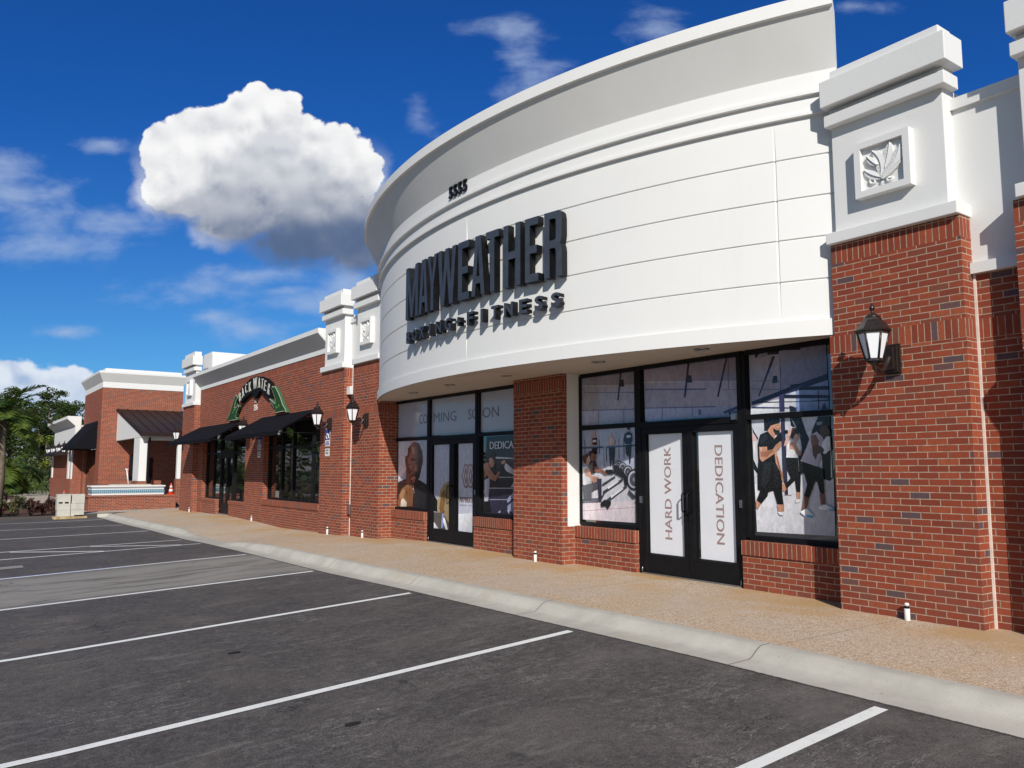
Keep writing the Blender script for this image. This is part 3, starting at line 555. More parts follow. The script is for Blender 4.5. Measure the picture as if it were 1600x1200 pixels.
for y in (6.83,8.66,13.2):
    w=MB(); w.box(8.52,8.545,y-.02,y+.02,1.02,1.12); bp(w,'lock_box',M['steel'],gym)
w=MB(); w.box(8.50,8.535,6.86,6.93,2.17,2.24); bp(w,'sensor',M['steel'],gym)
w=MB(); w.box(8.75,8.8,5.0,16.8,-.3,3.6); w.box(8.8,26,-8,20.08,4.9,5.0); w.box(8.64,8.75,5.2,16.6,-.3,3.074); bp(w,'roof',M['roofing'],gym)
# ================= window posters (prints on the glass)
ART={
 'punch':[((215,218,228),[(-6.668,2.16),(-5.543,2.149),(-5.532,0.742),(-6.637,0.722)]),((225,226,232),[(-6.65,1.326),(-5.521,1.418),(-5.532,0.742),(-6.637,0.722)]),((225,190,185),[(-6.666,1.98),(-6.592,1.956),(-6.566,1.763),(-6.658,1.751)]),((235,235,240),[(-6.653,1.875),(-6.57,1.887),(-6.584,1.517),(-6.654,1.641)]),((28,30,38),[(-6.663,2.056),(-6.624,1.992),(-6.568,1.914),(-6.578,1.894),(-6.649,1.993)]),((16,17,20),[(-6.662,1.655),(-6.592,1.517),(-6.603,1.463),(-6.659,1.524)]),((28,30,38),[(-6.476,2.158),(-6.379,2.153),(-6.385,2.003),(-6.474,2.007)]),((16,17,20),[(-6.087,2.158),(-5.928,2.156),(-5.862,1.957),(-5.828,1.891),(-5.849,1.75),(-5.943,1.634),(-5.958,1.466),(-5.98,1.478),(-5.986,1.687),(-5.935,1.816),(-5.973,1.988),(-6.076,2.058)]),((120,125,140),[(-6.072,2.144),(-6.057,2.143),(-5.931,1.908),(-5.946,1.905)]),((16,17,20),[(-5.693,2.15),(-5.536,2.146),(-5.556,1.417),(-5.521,1.418),(-5.572,1.382),(-5.662,1.404),(-5.663,1.695),(-5.797,1.929),(-5.779,1.993)]),((140,145,160),[(-5.717,2.081),(-5.631,2.089),(-5.647,2.052),(-5.712,2.042)]),((52,50,74),[(-6.219,2.158),(-6.162,2.158),(-6.151,1.202),(-6.197,1.201),(-6.22,1.517)]),((170,150,150),[(-6.213,1.2),(-6.097,1.206),(-6.105,1.195),(-6.205,1.193)]),((222,180,165),[(-6.101,2.006),(-6.046,2.037),(-6.009,2.028),(-6.065,1.951),(-6.132,1.834),(-6.187,1.803),(-6.169,1.862)]),((70,45,40),[(-6.054,2.03),(-5.994,2.021),(-5.966,1.968),(-5.999,1.91),(-6.053,1.885),(-6.09,1.919),(-6.072,1.985)]),((222,180,165),[(-6.012,1.956),(-5.967,1.941),(-5.969,1.889),(-5.993,1.857),(-6.046,1.859),(-6.053,1.892)]),((238,238,240),[(-6.14,1.815),(-6.091,1.886),(-6.038,1.871),(-6.025,1.819),(-6.036,1.753),(-5.987,1.654),(-6.094,1.649),(-6.158,1.663)]),((205,155,135),[(-6.108,1.847),(-6.024,1.858),(-5.981,1.791),(-5.932,1.725),(-5.956,1.68),(-5.993,1.7),(-6.043,1.76),(-6.104,1.768)]),((238,238,240),[(-6.002,1.831),(-5.949,1.832),(-5.929,1.79),(-5.938,1.738),(-5.968,1.752),(-5.996,1.798)]),((16,17,20),[(-6.155,1.663),(-5.987,1.658),(-5.982,1.491),(-5.958,1.453),(-5.975,1.239),(-6.028,1.238),(-6.044,1.38),(-6.171,1.274),(-6.2,1.313),(-6.104,1.412),(-6.153,1.517)]),((205,150,120),[(-6.199,1.346),(-6.168,1.274),(-6.196,1.238),(-6.231,1.253),(-6.231,1.332)]),((205,150,120),[(-6.028,1.238),(-5.978,1.239),(-5.979,1.161),(-6.009,1.151),(-6.023,1.166)]),((245,240,240),[(-6.039,1.15),(-5.976,1.157),(-5.978,1.119),(-6.041,1.108)]),((16,17,20),[(-6.534,1.961),(-6.426,1.998),(-6.325,1.9),(-6.219,1.984),(-6.211,1.876),(-6.301,1.825),(-6.305,1.725),(-6.326,1.678),(-6.254,1.517),(-6.224,1.411),(-6.236,1.266),(-6.218,1.082),(-6.311,1.081),(-6.36,1.25),(-6.441,1.228),(-6.451,1.181),(-6.552,1.077),(-6.621,1.122),(-6.562,1.246),(-6.599,1.256),(-6.595,1.463),(-6.575,1.627),(-6.577,1.832)]),((205,150,120),[(-6.556,1.804),(-6.434,1.804),(-6.432,1.754),(-6.347,1.77),(-6.301,1.825),(-6.231,1.87),(-6.213,1.823),(-6.243,1.777),(-6.341,1.705),(-6.515,1.612),(-6.551,1.654)]),((205,150,120),[(-6.324,1.725),(-6.289,1.731),(-6.253,1.544),(-6.213,1.464),(-6.214,1.359),(-6.232,1.372),(-6.255,1.491),(-6.311,1.598)]),((205,150,120),[(-6.417,2.005),(-6.366,2.071),(-6.23,2.098),(-6.217,2.03),(-6.243,1.978),(-6.307,1.967),(-6.317,1.896),(-6.371,1.949)]),((40,30,28),[(-6.327,2.042),(-6.293,2.013),(-6.237,2.004),(-6.232,1.977),(-6.26,1.948),(-6.307,1.963),(-6.332,2.001)]),((16,17,20),[(-6.408,2.113),(-6.387,2.156),(-6.243,2.162),(-6.23,2.098),(-6.366,2.071),(-6.407,2.052)]),((20,20,24),[(-6.168,2.002),(-6.117,2.006),(-6.114,1.966),(-6.165,1.962)]),((170,115,88),[(-6.538,1.735),(-6.436,1.75),(-6.347,1.766),(-6.34,1.745),(-6.439,1.68),(-6.528,1.681)]),((226,178,150),[(-6.545,1.797),(-6.483,1.8),(-6.484,1.762),(-6.537,1.742)]),((165,110,85),[(-6.295,1.678),(-6.276,1.677),(-6.223,1.438),(-6.233,1.411)]),((38,40,46),[(-6.527,1.927),(-6.443,1.972),(-6.396,1.922),(-6.463,1.87),(-6.539,1.831)]),((34,36,42),[(-6.491,1.599),(-6.36,1.625),(-6.393,1.41),(-6.487,1.274),(-6.552,1.3)]),((26,27,32),[(-6.344,1.625),(-6.27,1.517),(-6.255,1.305),(-6.343,1.264)]),((230,180,150),[(-6.291,2.067),(-6.234,2.085),(-6.229,2.038),(-6.272,2.029)]),((60,38,32),[(-6.282,2.064),(-6.244,2.068),(-6.244,2.06),(-6.282,2.056)]),((205,150,120),[(-6.621,1.122),(-6.552,1.077),(-6.596,1.014),(-6.628,1.033)]),((205,150,120),[(-6.307,1.081),(-6.207,1.082),(-6.21,0.997),(-6.292,0.993)]),((240,240,242),[(-6.3,0.989),(-6.206,0.993),(-6.223,0.948),(-6.278,0.955)]),((180,168,186),[(-5.847,1.788),(-5.786,1.851),(-5.719,1.721),(-5.739,1.594),(-5.856,1.588),(-5.921,1.621)]),((205,195,210),[(-5.782,1.935),(-5.708,1.971),(-5.626,1.891),(-5.613,1.847),(-5.658,1.797),(-5.664,1.682),(-5.72,1.549),(-5.857,1.575),(-5.947,1.621),(-5.855,1.788),(-5.814,1.878)]),((130,90,80),[(-5.79,1.929),(-5.724,1.933),(-5.684,1.861),(-5.694,1.804),(-5.781,1.793),(-5.797,1.865)]),((90,62,52),[(-5.781,1.793),(-5.701,1.811),(-5.659,1.784),(-5.618,1.745),(-5.641,1.72),(-5.713,1.696),(-5.738,1.632),(-5.772,1.684)]),((85,58,48),[(-5.672,1.976),(-5.648,2.033),(-5.569,2.038),(-5.539,1.983),(-5.543,1.914),(-5.605,1.884),(-5.653,1.918)]),((232,235,240),[(-5.642,1.835),(-5.583,1.903),(-5.537,1.908),(-5.536,1.75),(-5.599,1.7),(-5.641,1.707),(-5.615,1.748),(-5.652,1.79)]),((16,17,20),[(-5.947,1.619),(-5.72,1.549),(-5.643,1.517),(-5.642,1.228),(-5.699,1.233),(-5.728,1.365),(-5.756,1.377),(-5.845,1.178),(-5.918,1.195),(-5.867,1.337),(-5.906,1.466),(-5.958,1.466)]),((120,85,70),[(-5.918,1.193),(-5.845,1.177),(-5.887,1.055),(-5.952,1.027)]),((120,85,70),[(-5.706,1.229),(-5.642,1.228),(-5.633,1.109),(-5.693,1.1)]),((238,240,245),[(-5.971,1.007),(-5.888,1.049),(-5.789,0.97),(-5.805,0.938),(-5.885,0.941),(-5.964,0.988)]),((80,180,210),[(-5.906,0.971),(-5.794,0.968),(-5.81,0.937),(-5.885,0.943)]),((238,240,245),[(-5.723,1.072),(-5.627,1.103),(-5.527,1.063),(-5.528,1.032),(-5.637,1.04),(-5.721,1.043)]),((80,180,210),[(-5.601,1.054),(-5.525,1.057),(-5.526,1.03),(-5.581,1.032)])],
 'row':[((178,186,208),[(-10.096,2.153),(-8.754,2.153),(-8.746,0.718),(-10.077,0.707)]),((215,215,225),[(-10.081,1.572),(-8.739,1.568),(-8.746,0.718),(-10.077,0.707)]),((228,218,225),[(-10.067,0.968),(-8.746,1.053),(-8.746,0.718),(-10.073,0.707)]),((190,160,170),[(-10.057,0.851),(-8.763,0.958),(-8.763,0.95),(-10.057,0.839)]),((90,100,130),[(-10.088,1.884),(-9.513,1.882),(-9.513,1.849),(-10.088,1.851)]),((90,100,130),[(-9.47,1.881),(-8.76,1.895),(-8.761,1.865),(-9.471,1.849)]),((150,158,185),[(-9.545,1.879),(-9.523,1.883),(-9.514,1.541),(-9.536,1.541)]),((80,88,115),[(-9.186,1.99),(-9.172,1.99),(-9.174,1.681),(-9.191,1.681)]),((80,88,115),[(-9.644,1.99),(-9.627,1.992),(-9.622,1.758),(-9.639,1.758)]),((80,88,115),[(-9.481,1.87),(-9.46,1.87),(-9.457,1.641),(-9.479,1.641)]),((80,88,115),[(-9.999,2.001),(-9.981,2.0),(-9.976,1.778),(-9.994,1.778)]),((80,88,115),[(-8.801,1.992),(-8.785,1.992),(-8.781,1.814),(-8.797,1.814)]),((80,88,115),[(-9.075,1.973),(-9.061,1.973),(-9.061,1.68),(-9.075,1.68)]),((60,66,90),[(-10.072,1.365),(-10.072,1.394),(-9.913,1.454),(-9.872,1.25),(-10.074,1.232)]),((150,150,165),[(-10.074,1.24),(-9.61,1.248),(-9.611,1.19),(-10.075,1.181)]),((105,108,125),[(-10.066,1.034),(-9.591,1.07),(-9.593,0.998),(-10.06,0.968)]),((205,165,150),[(-9.773,2.133),(-9.725,2.131),(-9.717,2.05),(-9.688,1.991),(-9.674,1.896),(-9.85,1.908),(-9.838,1.996),(-9.781,2.045)]),((28,30,38),[(-9.804,2.017),(-9.683,2.02),(-9.689,1.911),(-9.795,1.907)]),((230,230,235),[(-9.787,1.987),(-9.701,1.989),(-9.702,1.951),(-9.787,1.95)]),((28,30,38),[(-9.807,1.856),(-9.681,1.853),(-9.683,1.759),(-9.83,1.761)]),((205,165,150),[(-9.371,2.082),(-9.329,2.083),(-9.316,2.009),(-9.259,1.964),(-9.26,1.894),(-9.396,1.883),(-9.416,1.962),(-9.373,2.01)]),((215,190,190),[(-9.372,2.018),(-9.279,1.993),(-9.271,1.894),(-9.375,1.889)]),((28,30,38),[(-9.407,1.854),(-9.261,1.858),(-9.286,1.64),(-9.32,1.513),(-9.336,1.725),(-9.371,1.541),(-9.394,1.655)]),((190,150,135),[(-8.98,2.151),(-8.931,2.156),(-8.922,2.093),(-8.972,2.088)]),((40,45,75),[(-9.043,2.063),(-8.962,2.095),(-8.883,2.064),(-8.876,1.953),(-8.907,1.906),(-9.026,1.902),(-9.075,1.966)]),((235,235,240),[(-8.997,2.033),(-8.909,2.037),(-8.906,2.003),(-8.994,1.998)]),((28,30,38),[(-9.03,1.888),(-8.897,1.899),(-8.91,1.761),(-8.927,1.603),(-8.947,1.603),(-8.96,1.748),(-8.99,1.707),(-9.019,1.763)]),((25,25,30),[(-8.99,2.152),(-8.921,2.163),(-8.921,2.124),(-8.981,2.121)]),((28,30,38),[(-9.118,1.583),(-9.123,1.56),(-9.134,1.54),(-9.151,1.524),(-9.172,1.514),(-9.196,1.51),(-9.22,1.514),(-9.241,1.524),(-9.258,1.54),(-9.268,1.561),(-9.271,1.583),(-9.267,1.606),(-9.256,1.626),(-9.239,1.642),(-9.217,1.653),(-9.193,1.656),(-9.17,1.652),(-9.149,1.642),(-9.132,1.625),(-9.122,1.605)]),((165,170,185),[(-9.133,1.583),(-9.137,1.564),(-9.146,1.548),(-9.159,1.535),(-9.177,1.526),(-9.196,1.523),(-9.215,1.526),(-9.232,1.535),(-9.245,1.548),(-9.254,1.565),(-9.256,1.583),(-9.253,1.602),(-9.244,1.618),(-9.23,1.632),(-9.213,1.64),(-9.193,1.643),(-9.174,1.64),(-9.157,1.631),(-9.144,1.618),(-9.136,1.601)]),((70,70,80),[(-9.148,1.583),(-9.151,1.569),(-9.157,1.556),(-9.168,1.546),(-9.181,1.54),(-9.196,1.538),(-9.21,1.54),(-9.223,1.547),(-9.233,1.557),(-9.239,1.569),(-9.241,1.583),(-9.239,1.597),(-9.232,1.61),(-9.221,1.62),(-9.208,1.626),(-9.194,1.628),(-9.179,1.626),(-9.166,1.619),(-9.156,1.609),(-9.15,1.597)]),((120,115,120),[(-9.179,1.583),(-9.18,1.578),(-9.182,1.574),(-9.185,1.571),(-9.19,1.569),(-9.195,1.568),(-9.2,1.569),(-9.204,1.571),(-9.208,1.575),(-9.21,1.579),(-9.211,1.583),(-9.21,1.588),(-9.207,1.592),(-9.204,1.595),(-9.199,1.597),(-9.194,1.598),(-9.189,1.597),(-9.185,1.595),(-9.182,1.592),(-9.179,1.587)]),((28,30,38),[(-9.005,1.541),(-9.01,1.514),(-9.023,1.49),(-9.043,1.471),(-9.068,1.459),(-9.096,1.455),(-9.124,1.459),(-9.149,1.471),(-9.168,1.49),(-9.181,1.514),(-9.185,1.541),(-9.18,1.568),(-9.166,1.592),(-9.146,1.611),(-9.12,1.623),(-9.092,1.627),(-9.065,1.623),(-9.04,1.61),(-9.02,1.591),(-9.008,1.567)]),((165,170,185),[(-9.022,1.541),(-9.026,1.519),(-9.037,1.499),(-9.053,1.484),(-9.073,1.474),(-9.096,1.47),(-9.118,1.474),(-9.138,1.484),(-9.154,1.499),(-9.164,1.519),(-9.167,1.541),(-9.163,1.563),(-9.152,1.583),(-9.136,1.598),(-9.115,1.608),(-9.093,1.612),(-9.07,1.608),(-9.05,1.598),(-9.035,1.582),(-9.025,1.563)]),((70,70,80),[(-9.039,1.541),(-9.042,1.524),(-9.05,1.509),(-9.063,1.498),(-9.078,1.49),(-9.095,1.487),(-9.112,1.49),(-9.127,1.498),(-9.139,1.509),(-9.147,1.524),(-9.149,1.541),(-9.146,1.558),(-9.138,1.572),(-9.125,1.584),(-9.11,1.592),(-9.093,1.594),(-9.076,1.592),(-9.061,1.584),(-9.049,1.572),(-9.042,1.557)]),((120,115,120),[(-9.075,1.541),(-9.076,1.536),(-9.079,1.531),(-9.083,1.527),(-9.089,1.524),(-9.094,1.524),(-9.1,1.524),(-9.105,1.527),(-9.109,1.531),(-9.112,1.536),(-9.113,1.541),(-9.112,1.546),(-9.109,1.551),(-9.105,1.555),(-9.099,1.557),(-9.094,1.558),(-9.088,1.557),(-9.083,1.555),(-9.079,1.551),(-9.076,1.546)]),((28,30,38),[(-8.873,1.479),(-8.879,1.448),(-8.894,1.421),(-8.917,1.399),(-8.946,1.385),(-8.978,1.379),(-9.009,1.384),(-9.038,1.398),(-9.06,1.42),(-9.074,1.448),(-9.079,1.478),(-9.073,1.509),(-9.058,1.537),(-9.034,1.559),(-9.005,1.573),(-8.973,1.578),(-8.942,1.573),(-8.913,1.559),(-8.891,1.537),(-8.878,1.509)]),((165,170,185),[(-8.893,1.479),(-8.898,1.454),(-8.91,1.431),(-8.928,1.413),(-8.952,1.402),(-8.977,1.397),(-9.003,1.401),(-9.026,1.413),(-9.044,1.43),(-9.055,1.453),(-9.059,1.478),(-9.054,1.504),(-9.042,1.527),(-9.023,1.545),(-8.999,1.556),(-8.974,1.56),(-8.948,1.556),(-8.925,1.544),(-8.908,1.526),(-8.896,1.504)]),((70,70,80),[(-8.913,1.479),(-8.916,1.46),(-8.926,1.443),(-8.94,1.429),(-8.957,1.42),(-8.977,1.417),(-8.996,1.42),(-9.014,1.429),(-9.027,1.442),(-9.036,1.459),(-9.039,1.478),(-9.035,1.498),(-9.026,1.515),(-9.011,1.528),(-8.994,1.537),(-8.974,1.54),(-8.955,1.537),(-8.937,1.528),(-8.924,1.515),(-8.915,1.498)]),((120,115,120),[(-8.954,1.479),(-8.955,1.473),(-8.958,1.467),(-8.963,1.463),(-8.969,1.46),(-8.976,1.459),(-8.982,1.46),(-8.988,1.463),(-8.993,1.467),(-8.996,1.472),(-8.997,1.479),(-8.996,1.485),(-8.993,1.49),(-8.988,1.495),(-8.982,1.498),(-8.975,1.499),(-8.968,1.498),(-8.962,1.495),(-8.958,1.49),(-8.955,1.485)]),((28,30,38),[(-8.677,1.365),(-8.686,1.315),(-8.71,1.271),(-8.747,1.235),(-8.793,1.211),(-8.844,1.202),(-8.895,1.209),(-8.941,1.231),(-8.978,1.266),(-9.001,1.311),(-9.008,1.361),(-8.998,1.412),(-8.973,1.457),(-8.935,1.493),(-8.888,1.516),(-8.837,1.524),(-8.786,1.516),(-8.741,1.493),(-8.706,1.458),(-8.684,1.414)]),((165,170,185),[(-8.709,1.364),(-8.716,1.324),(-8.735,1.287),(-8.765,1.258),(-8.802,1.238),(-8.844,1.231),(-8.885,1.237),(-8.922,1.255),(-8.951,1.284),(-8.969,1.321),(-8.975,1.362),(-8.967,1.403),(-8.947,1.44),(-8.917,1.47),(-8.879,1.489),(-8.837,1.495),(-8.797,1.489),(-8.76,1.47),(-8.732,1.441),(-8.714,1.405)]),((70,70,80),[(-8.74,1.364),(-8.746,1.333),(-8.761,1.306),(-8.783,1.283),(-8.812,1.269),(-8.843,1.263),(-8.874,1.268),(-8.902,1.281),(-8.924,1.303),(-8.938,1.331),(-8.942,1.362),(-8.937,1.393),(-8.921,1.421),(-8.898,1.443),(-8.87,1.458),(-8.838,1.463),(-8.807,1.458),(-8.779,1.444),(-8.758,1.422),(-8.744,1.395)]),((120,115,120),[(-8.806,1.363),(-8.808,1.353),(-8.813,1.344),(-8.821,1.337),(-8.831,1.333),(-8.841,1.331),(-8.852,1.332),(-8.861,1.337),(-8.869,1.344),(-8.874,1.353),(-8.875,1.363),(-8.873,1.373),(-8.868,1.382),(-8.86,1.389),(-8.85,1.394),(-8.84,1.395),(-8.829,1.394),(-8.82,1.389),(-8.812,1.382),(-8.808,1.373)]),((60,64,78),[(-9.566,1.284),(-9.27,1.415),(-9.25,1.394),(-9.545,1.256)]),((60,64,78),[(-9.547,1.17),(-9.108,1.374),(-9.078,1.347),(-9.526,1.135)]),((235,235,240),[(-9.429,1.237),(-9.189,1.345),(-9.18,1.325),(-9.419,1.208)]),((60,64,78),[(-9.464,1.045),(-9.01,1.279),(-8.99,1.249),(-9.434,1.004)]),((235,235,240),[(-9.359,1.104),(-9.09,1.243),(-9.081,1.215),(-9.355,1.069)]),((28,30,38),[(-9.604,0.984),(-9.507,1.044),(-9.36,1.02),(-9.361,0.978),(-9.436,0.891),(-9.487,0.938),(-9.594,0.927)]),((60,64,78),[(-9.635,1.025),(-9.483,1.2),(-9.462,1.186),(-9.603,1.005)]),((28,30,38),[(-9.287,1.583),(-9.205,1.583),(-9.046,1.458),(-8.987,1.403),(-9.0,1.265),(-9.049,1.278),(-9.067,1.374),(-9.29,1.457)]),((60,64,78),[(-8.983,1.155),(-8.876,1.076),(-8.798,1.092),(-8.817,1.112),(-8.952,1.211)]),((60,64,78),[(-8.839,1.023),(-8.744,0.959),(-8.739,0.993),(-8.78,1.039)]),((28,30,38),[(-9.477,1.513),(-9.309,1.513),(-9.29,1.443),(-9.478,1.435)]),((60,40,35),[(-9.885,1.791),(-9.807,1.819),(-9.741,1.789),(-9.753,1.738),(-9.853,1.725)]),((140,95,75),[(-9.775,1.782),(-9.699,1.737),(-9.706,1.687),(-9.766,1.651),(-9.82,1.688),(-9.82,1.739)]),((16,17,20),[(-9.854,1.644),(-9.722,1.658),(-9.68,1.542),(-9.725,1.455),(-9.824,1.455),(-9.867,1.557)]),((150,100,80),[(-9.723,1.556),(-9.519,1.506),(-9.436,1.442),(-9.478,1.427),(-9.584,1.477),(-9.736,1.484)]),((225,225,232),[(-10.024,1.55),(-9.911,1.564),(-9.88,1.454),(-9.804,1.338),(-9.816,1.266),(-10.024,1.262)]),((195,150,130),[(-9.991,1.513),(-9.867,1.542),(-9.803,1.411),(-9.639,1.398),(-9.629,1.348),(-9.75,1.288),(-9.847,1.382),(-9.959,1.41)]),((210,165,145),[(-9.931,1.726),(-9.853,1.739),(-9.825,1.659),(-9.866,1.6),(-9.945,1.593)]),((85,55,42),[(-10.026,1.734),(-9.931,1.77),(-9.864,1.747),(-9.921,1.689),(-9.933,1.608),(-9.989,1.616),(-10.022,1.675)]),((75,78,90),[(-10.017,1.255),(-9.565,1.341),(-9.588,1.255),(-9.807,1.165),(-9.809,1.034),(-9.998,1.029)]),((50,55,75),[(-9.683,1.369),(-9.565,1.37),(-9.57,1.084),(-9.635,1.025),(-9.653,1.225)])],
 'tr1':[((172,168,180),[(-10.087,3.029),(-8.774,3.028),(-8.756,2.229),(-10.09,2.232)]),((156,150,164),[(-10.087,3.029),(-8.774,3.028),(-8.77,2.804),(-10.083,2.895)]),((185,190,215),[(-10.089,2.475),(-8.763,2.42),(-8.756,2.229),(-10.09,2.232)]),((205,200,215),[(-10.083,2.895),(-8.771,2.79),(-8.771,2.781),(-10.083,2.884)]),((120,112,140),[(-9.994,2.78),(-8.792,2.69),(-8.792,2.68),(-9.994,2.769)]),((120,118,150),[(-10.053,2.487),(-8.765,2.434),(-8.765,2.42),(-10.053,2.473)]),((45,40,65),[(-9.133,3.022),(-9.096,3.022),(-9.171,2.587),(-9.206,2.589)]),((30,28,45),[(-9.135,2.912),(-9.055,2.904),(-9.046,2.794),(-9.16,2.803)]),((45,40,65),[(-10.092,3.026),(-10.054,3.026),(-10.051,2.641),(-10.084,2.643)]),((140,140,170),[(-9.654,2.451),(-9.638,2.451),(-9.637,2.237),(-9.652,2.237)]),((140,140,170),[(-9.07,2.425),(-9.056,2.425),(-9.055,2.232),(-9.07,2.233)])],
 'tr2':[((170,164,182),[(-8.613,3.033),(-6.8,3.009),(-6.789,2.233),(-8.603,2.235)]),((154,145,164),[(-8.613,3.033),(-6.8,3.009),(-6.794,2.684),(-8.608,2.831)]),((175,182,215),[(-8.602,2.422),(-7.157,2.363),(-6.784,2.346),(-6.789,2.233),(-8.603,2.235)]),((205,200,215),[(-8.608,2.829),(-6.794,2.682),(-6.795,2.674),(-8.609,2.819)]),((110,104,140),[(-8.602,2.724),(-7.412,2.63),(-7.413,2.612),(-8.602,2.701)]),((120,112,145),[(-7.149,2.598),(-6.808,2.566),(-6.808,2.559),(-7.149,2.59)]),((120,116,155),[(-8.602,2.438),(-7.25,2.376),(-7.25,2.361),(-8.602,2.422)]),((45,40,65),[(-7.739,3.032),(-7.698,3.031),(-7.791,2.534),(-7.823,2.536)]),((30,28,45),[(-7.751,2.847),(-7.68,2.84),(-7.663,2.736),(-7.764,2.745)]),((45,40,65),[(-7.057,3.024),(-7.027,3.024),(-7.197,2.498),(-7.227,2.5)]),((120,110,145),[(-7.028,3.006),(-7.01,3.004),(-7.021,2.587),(-7.036,2.588)]),((140,140,175),[(-8.255,2.409),(-8.242,2.408),(-8.243,2.233),(-8.255,2.234)]),((140,140,175),[(-7.678,2.388),(-7.666,2.388),(-7.667,2.247),(-7.679,2.248)]),((70,66,110),[(-7.123,2.295),(-6.787,2.375),(-6.785,2.332),(-7.069,2.27),(-7.115,2.265)]),((70,66,110),[(-6.978,2.289),(-6.788,2.284),(-6.789,2.264),(-6.978,2.272)]),((40,38,70),[(-7.032,2.289),(-6.999,2.293),(-6.997,2.244),(-7.03,2.243)]),((110,115,165),[(-7.567,2.351),(-7.508,2.347),(-7.511,2.272),(-7.559,2.275)])],
 'tr3':[((160,157,174),[(-6.677,3.019),(-5.55,3.017),(-5.546,2.226),(-6.676,2.23)]),((132,134,158),[(-6.201,3.018),(-5.55,3.017),(-5.544,2.654),(-6.207,2.507)]),((140,160,205),[(-6.207,2.507),(-5.539,2.57),(-5.546,2.226),(-6.218,2.236)]),((235,238,245),[(-6.67,2.343),(-6.211,2.402),(-5.991,2.489),(-5.997,2.231),(-6.676,2.23)]),((28,28,48),[(-6.588,3.038),(-6.205,3.032),(-6.218,2.972),(-6.386,2.978),(-6.389,3.023),(-6.547,2.969),(-6.58,2.959)]),((150,148,160),[(-6.541,2.991),(-6.48,3.016),(-6.394,3.019),(-6.402,2.971),(-6.472,2.952),(-6.542,2.96)]),((20,20,32),[(-6.185,3.027),(-5.914,3.01),(-5.895,2.986),(-6.175,3.015)]),((45,40,70),[(-6.313,2.951),(-6.271,2.948),(-6.535,2.452),(-6.548,2.462)]),((30,28,45),[(-6.307,2.701),(-6.255,2.696),(-6.246,2.609),(-6.332,2.61)]),((110,105,135),[(-6.657,2.672),(-6.207,2.63),(-6.207,2.623),(-6.658,2.665)]),((110,105,135),[(-6.661,2.566),(-6.211,2.52),(-6.212,2.513),(-6.662,2.559)]),((90,88,120),[(-6.204,2.93),(-6.196,2.929),(-6.205,2.506),(-6.213,2.507)]),((38,36,62),[(-6.657,2.393),(-6.063,2.539),(-5.549,2.654),(-5.548,2.579),(-5.966,2.492),(-6.377,2.405),(-6.648,2.347)]),((24,24,40),[(-5.945,2.529),(-5.542,2.508),(-5.541,2.463),(-5.946,2.49)]),((24,24,40),[(-6.168,2.451),(-5.542,2.397),(-5.542,2.362),(-6.17,2.407)]),((24,24,40),[(-6.592,2.375),(-5.544,2.329),(-5.543,2.346),(-5.875,2.343),(-6.592,2.388)]),((60,60,110),[(-6.649,2.328),(-5.975,2.277),(-5.976,2.266),(-6.649,2.31)]),((60,56,95),[(-6.229,2.456),(-6.153,2.459),(-6.157,2.241),(-6.228,2.241)]),((38,36,62),[(-6.062,2.565),(-5.963,2.569),(-5.961,2.487),(-6.046,2.476)]),((24,24,40),[(-6.083,2.306),(-6.014,2.288),(-5.977,2.234),(-6.076,2.236)]),((20,22,30),[(-5.642,2.244),(-5.602,2.308),(-5.573,2.231),(-5.642,2.231)]),((24,24,40),[(-5.678,2.464),(-5.671,2.464),(-5.675,2.238),(-5.683,2.238)])],
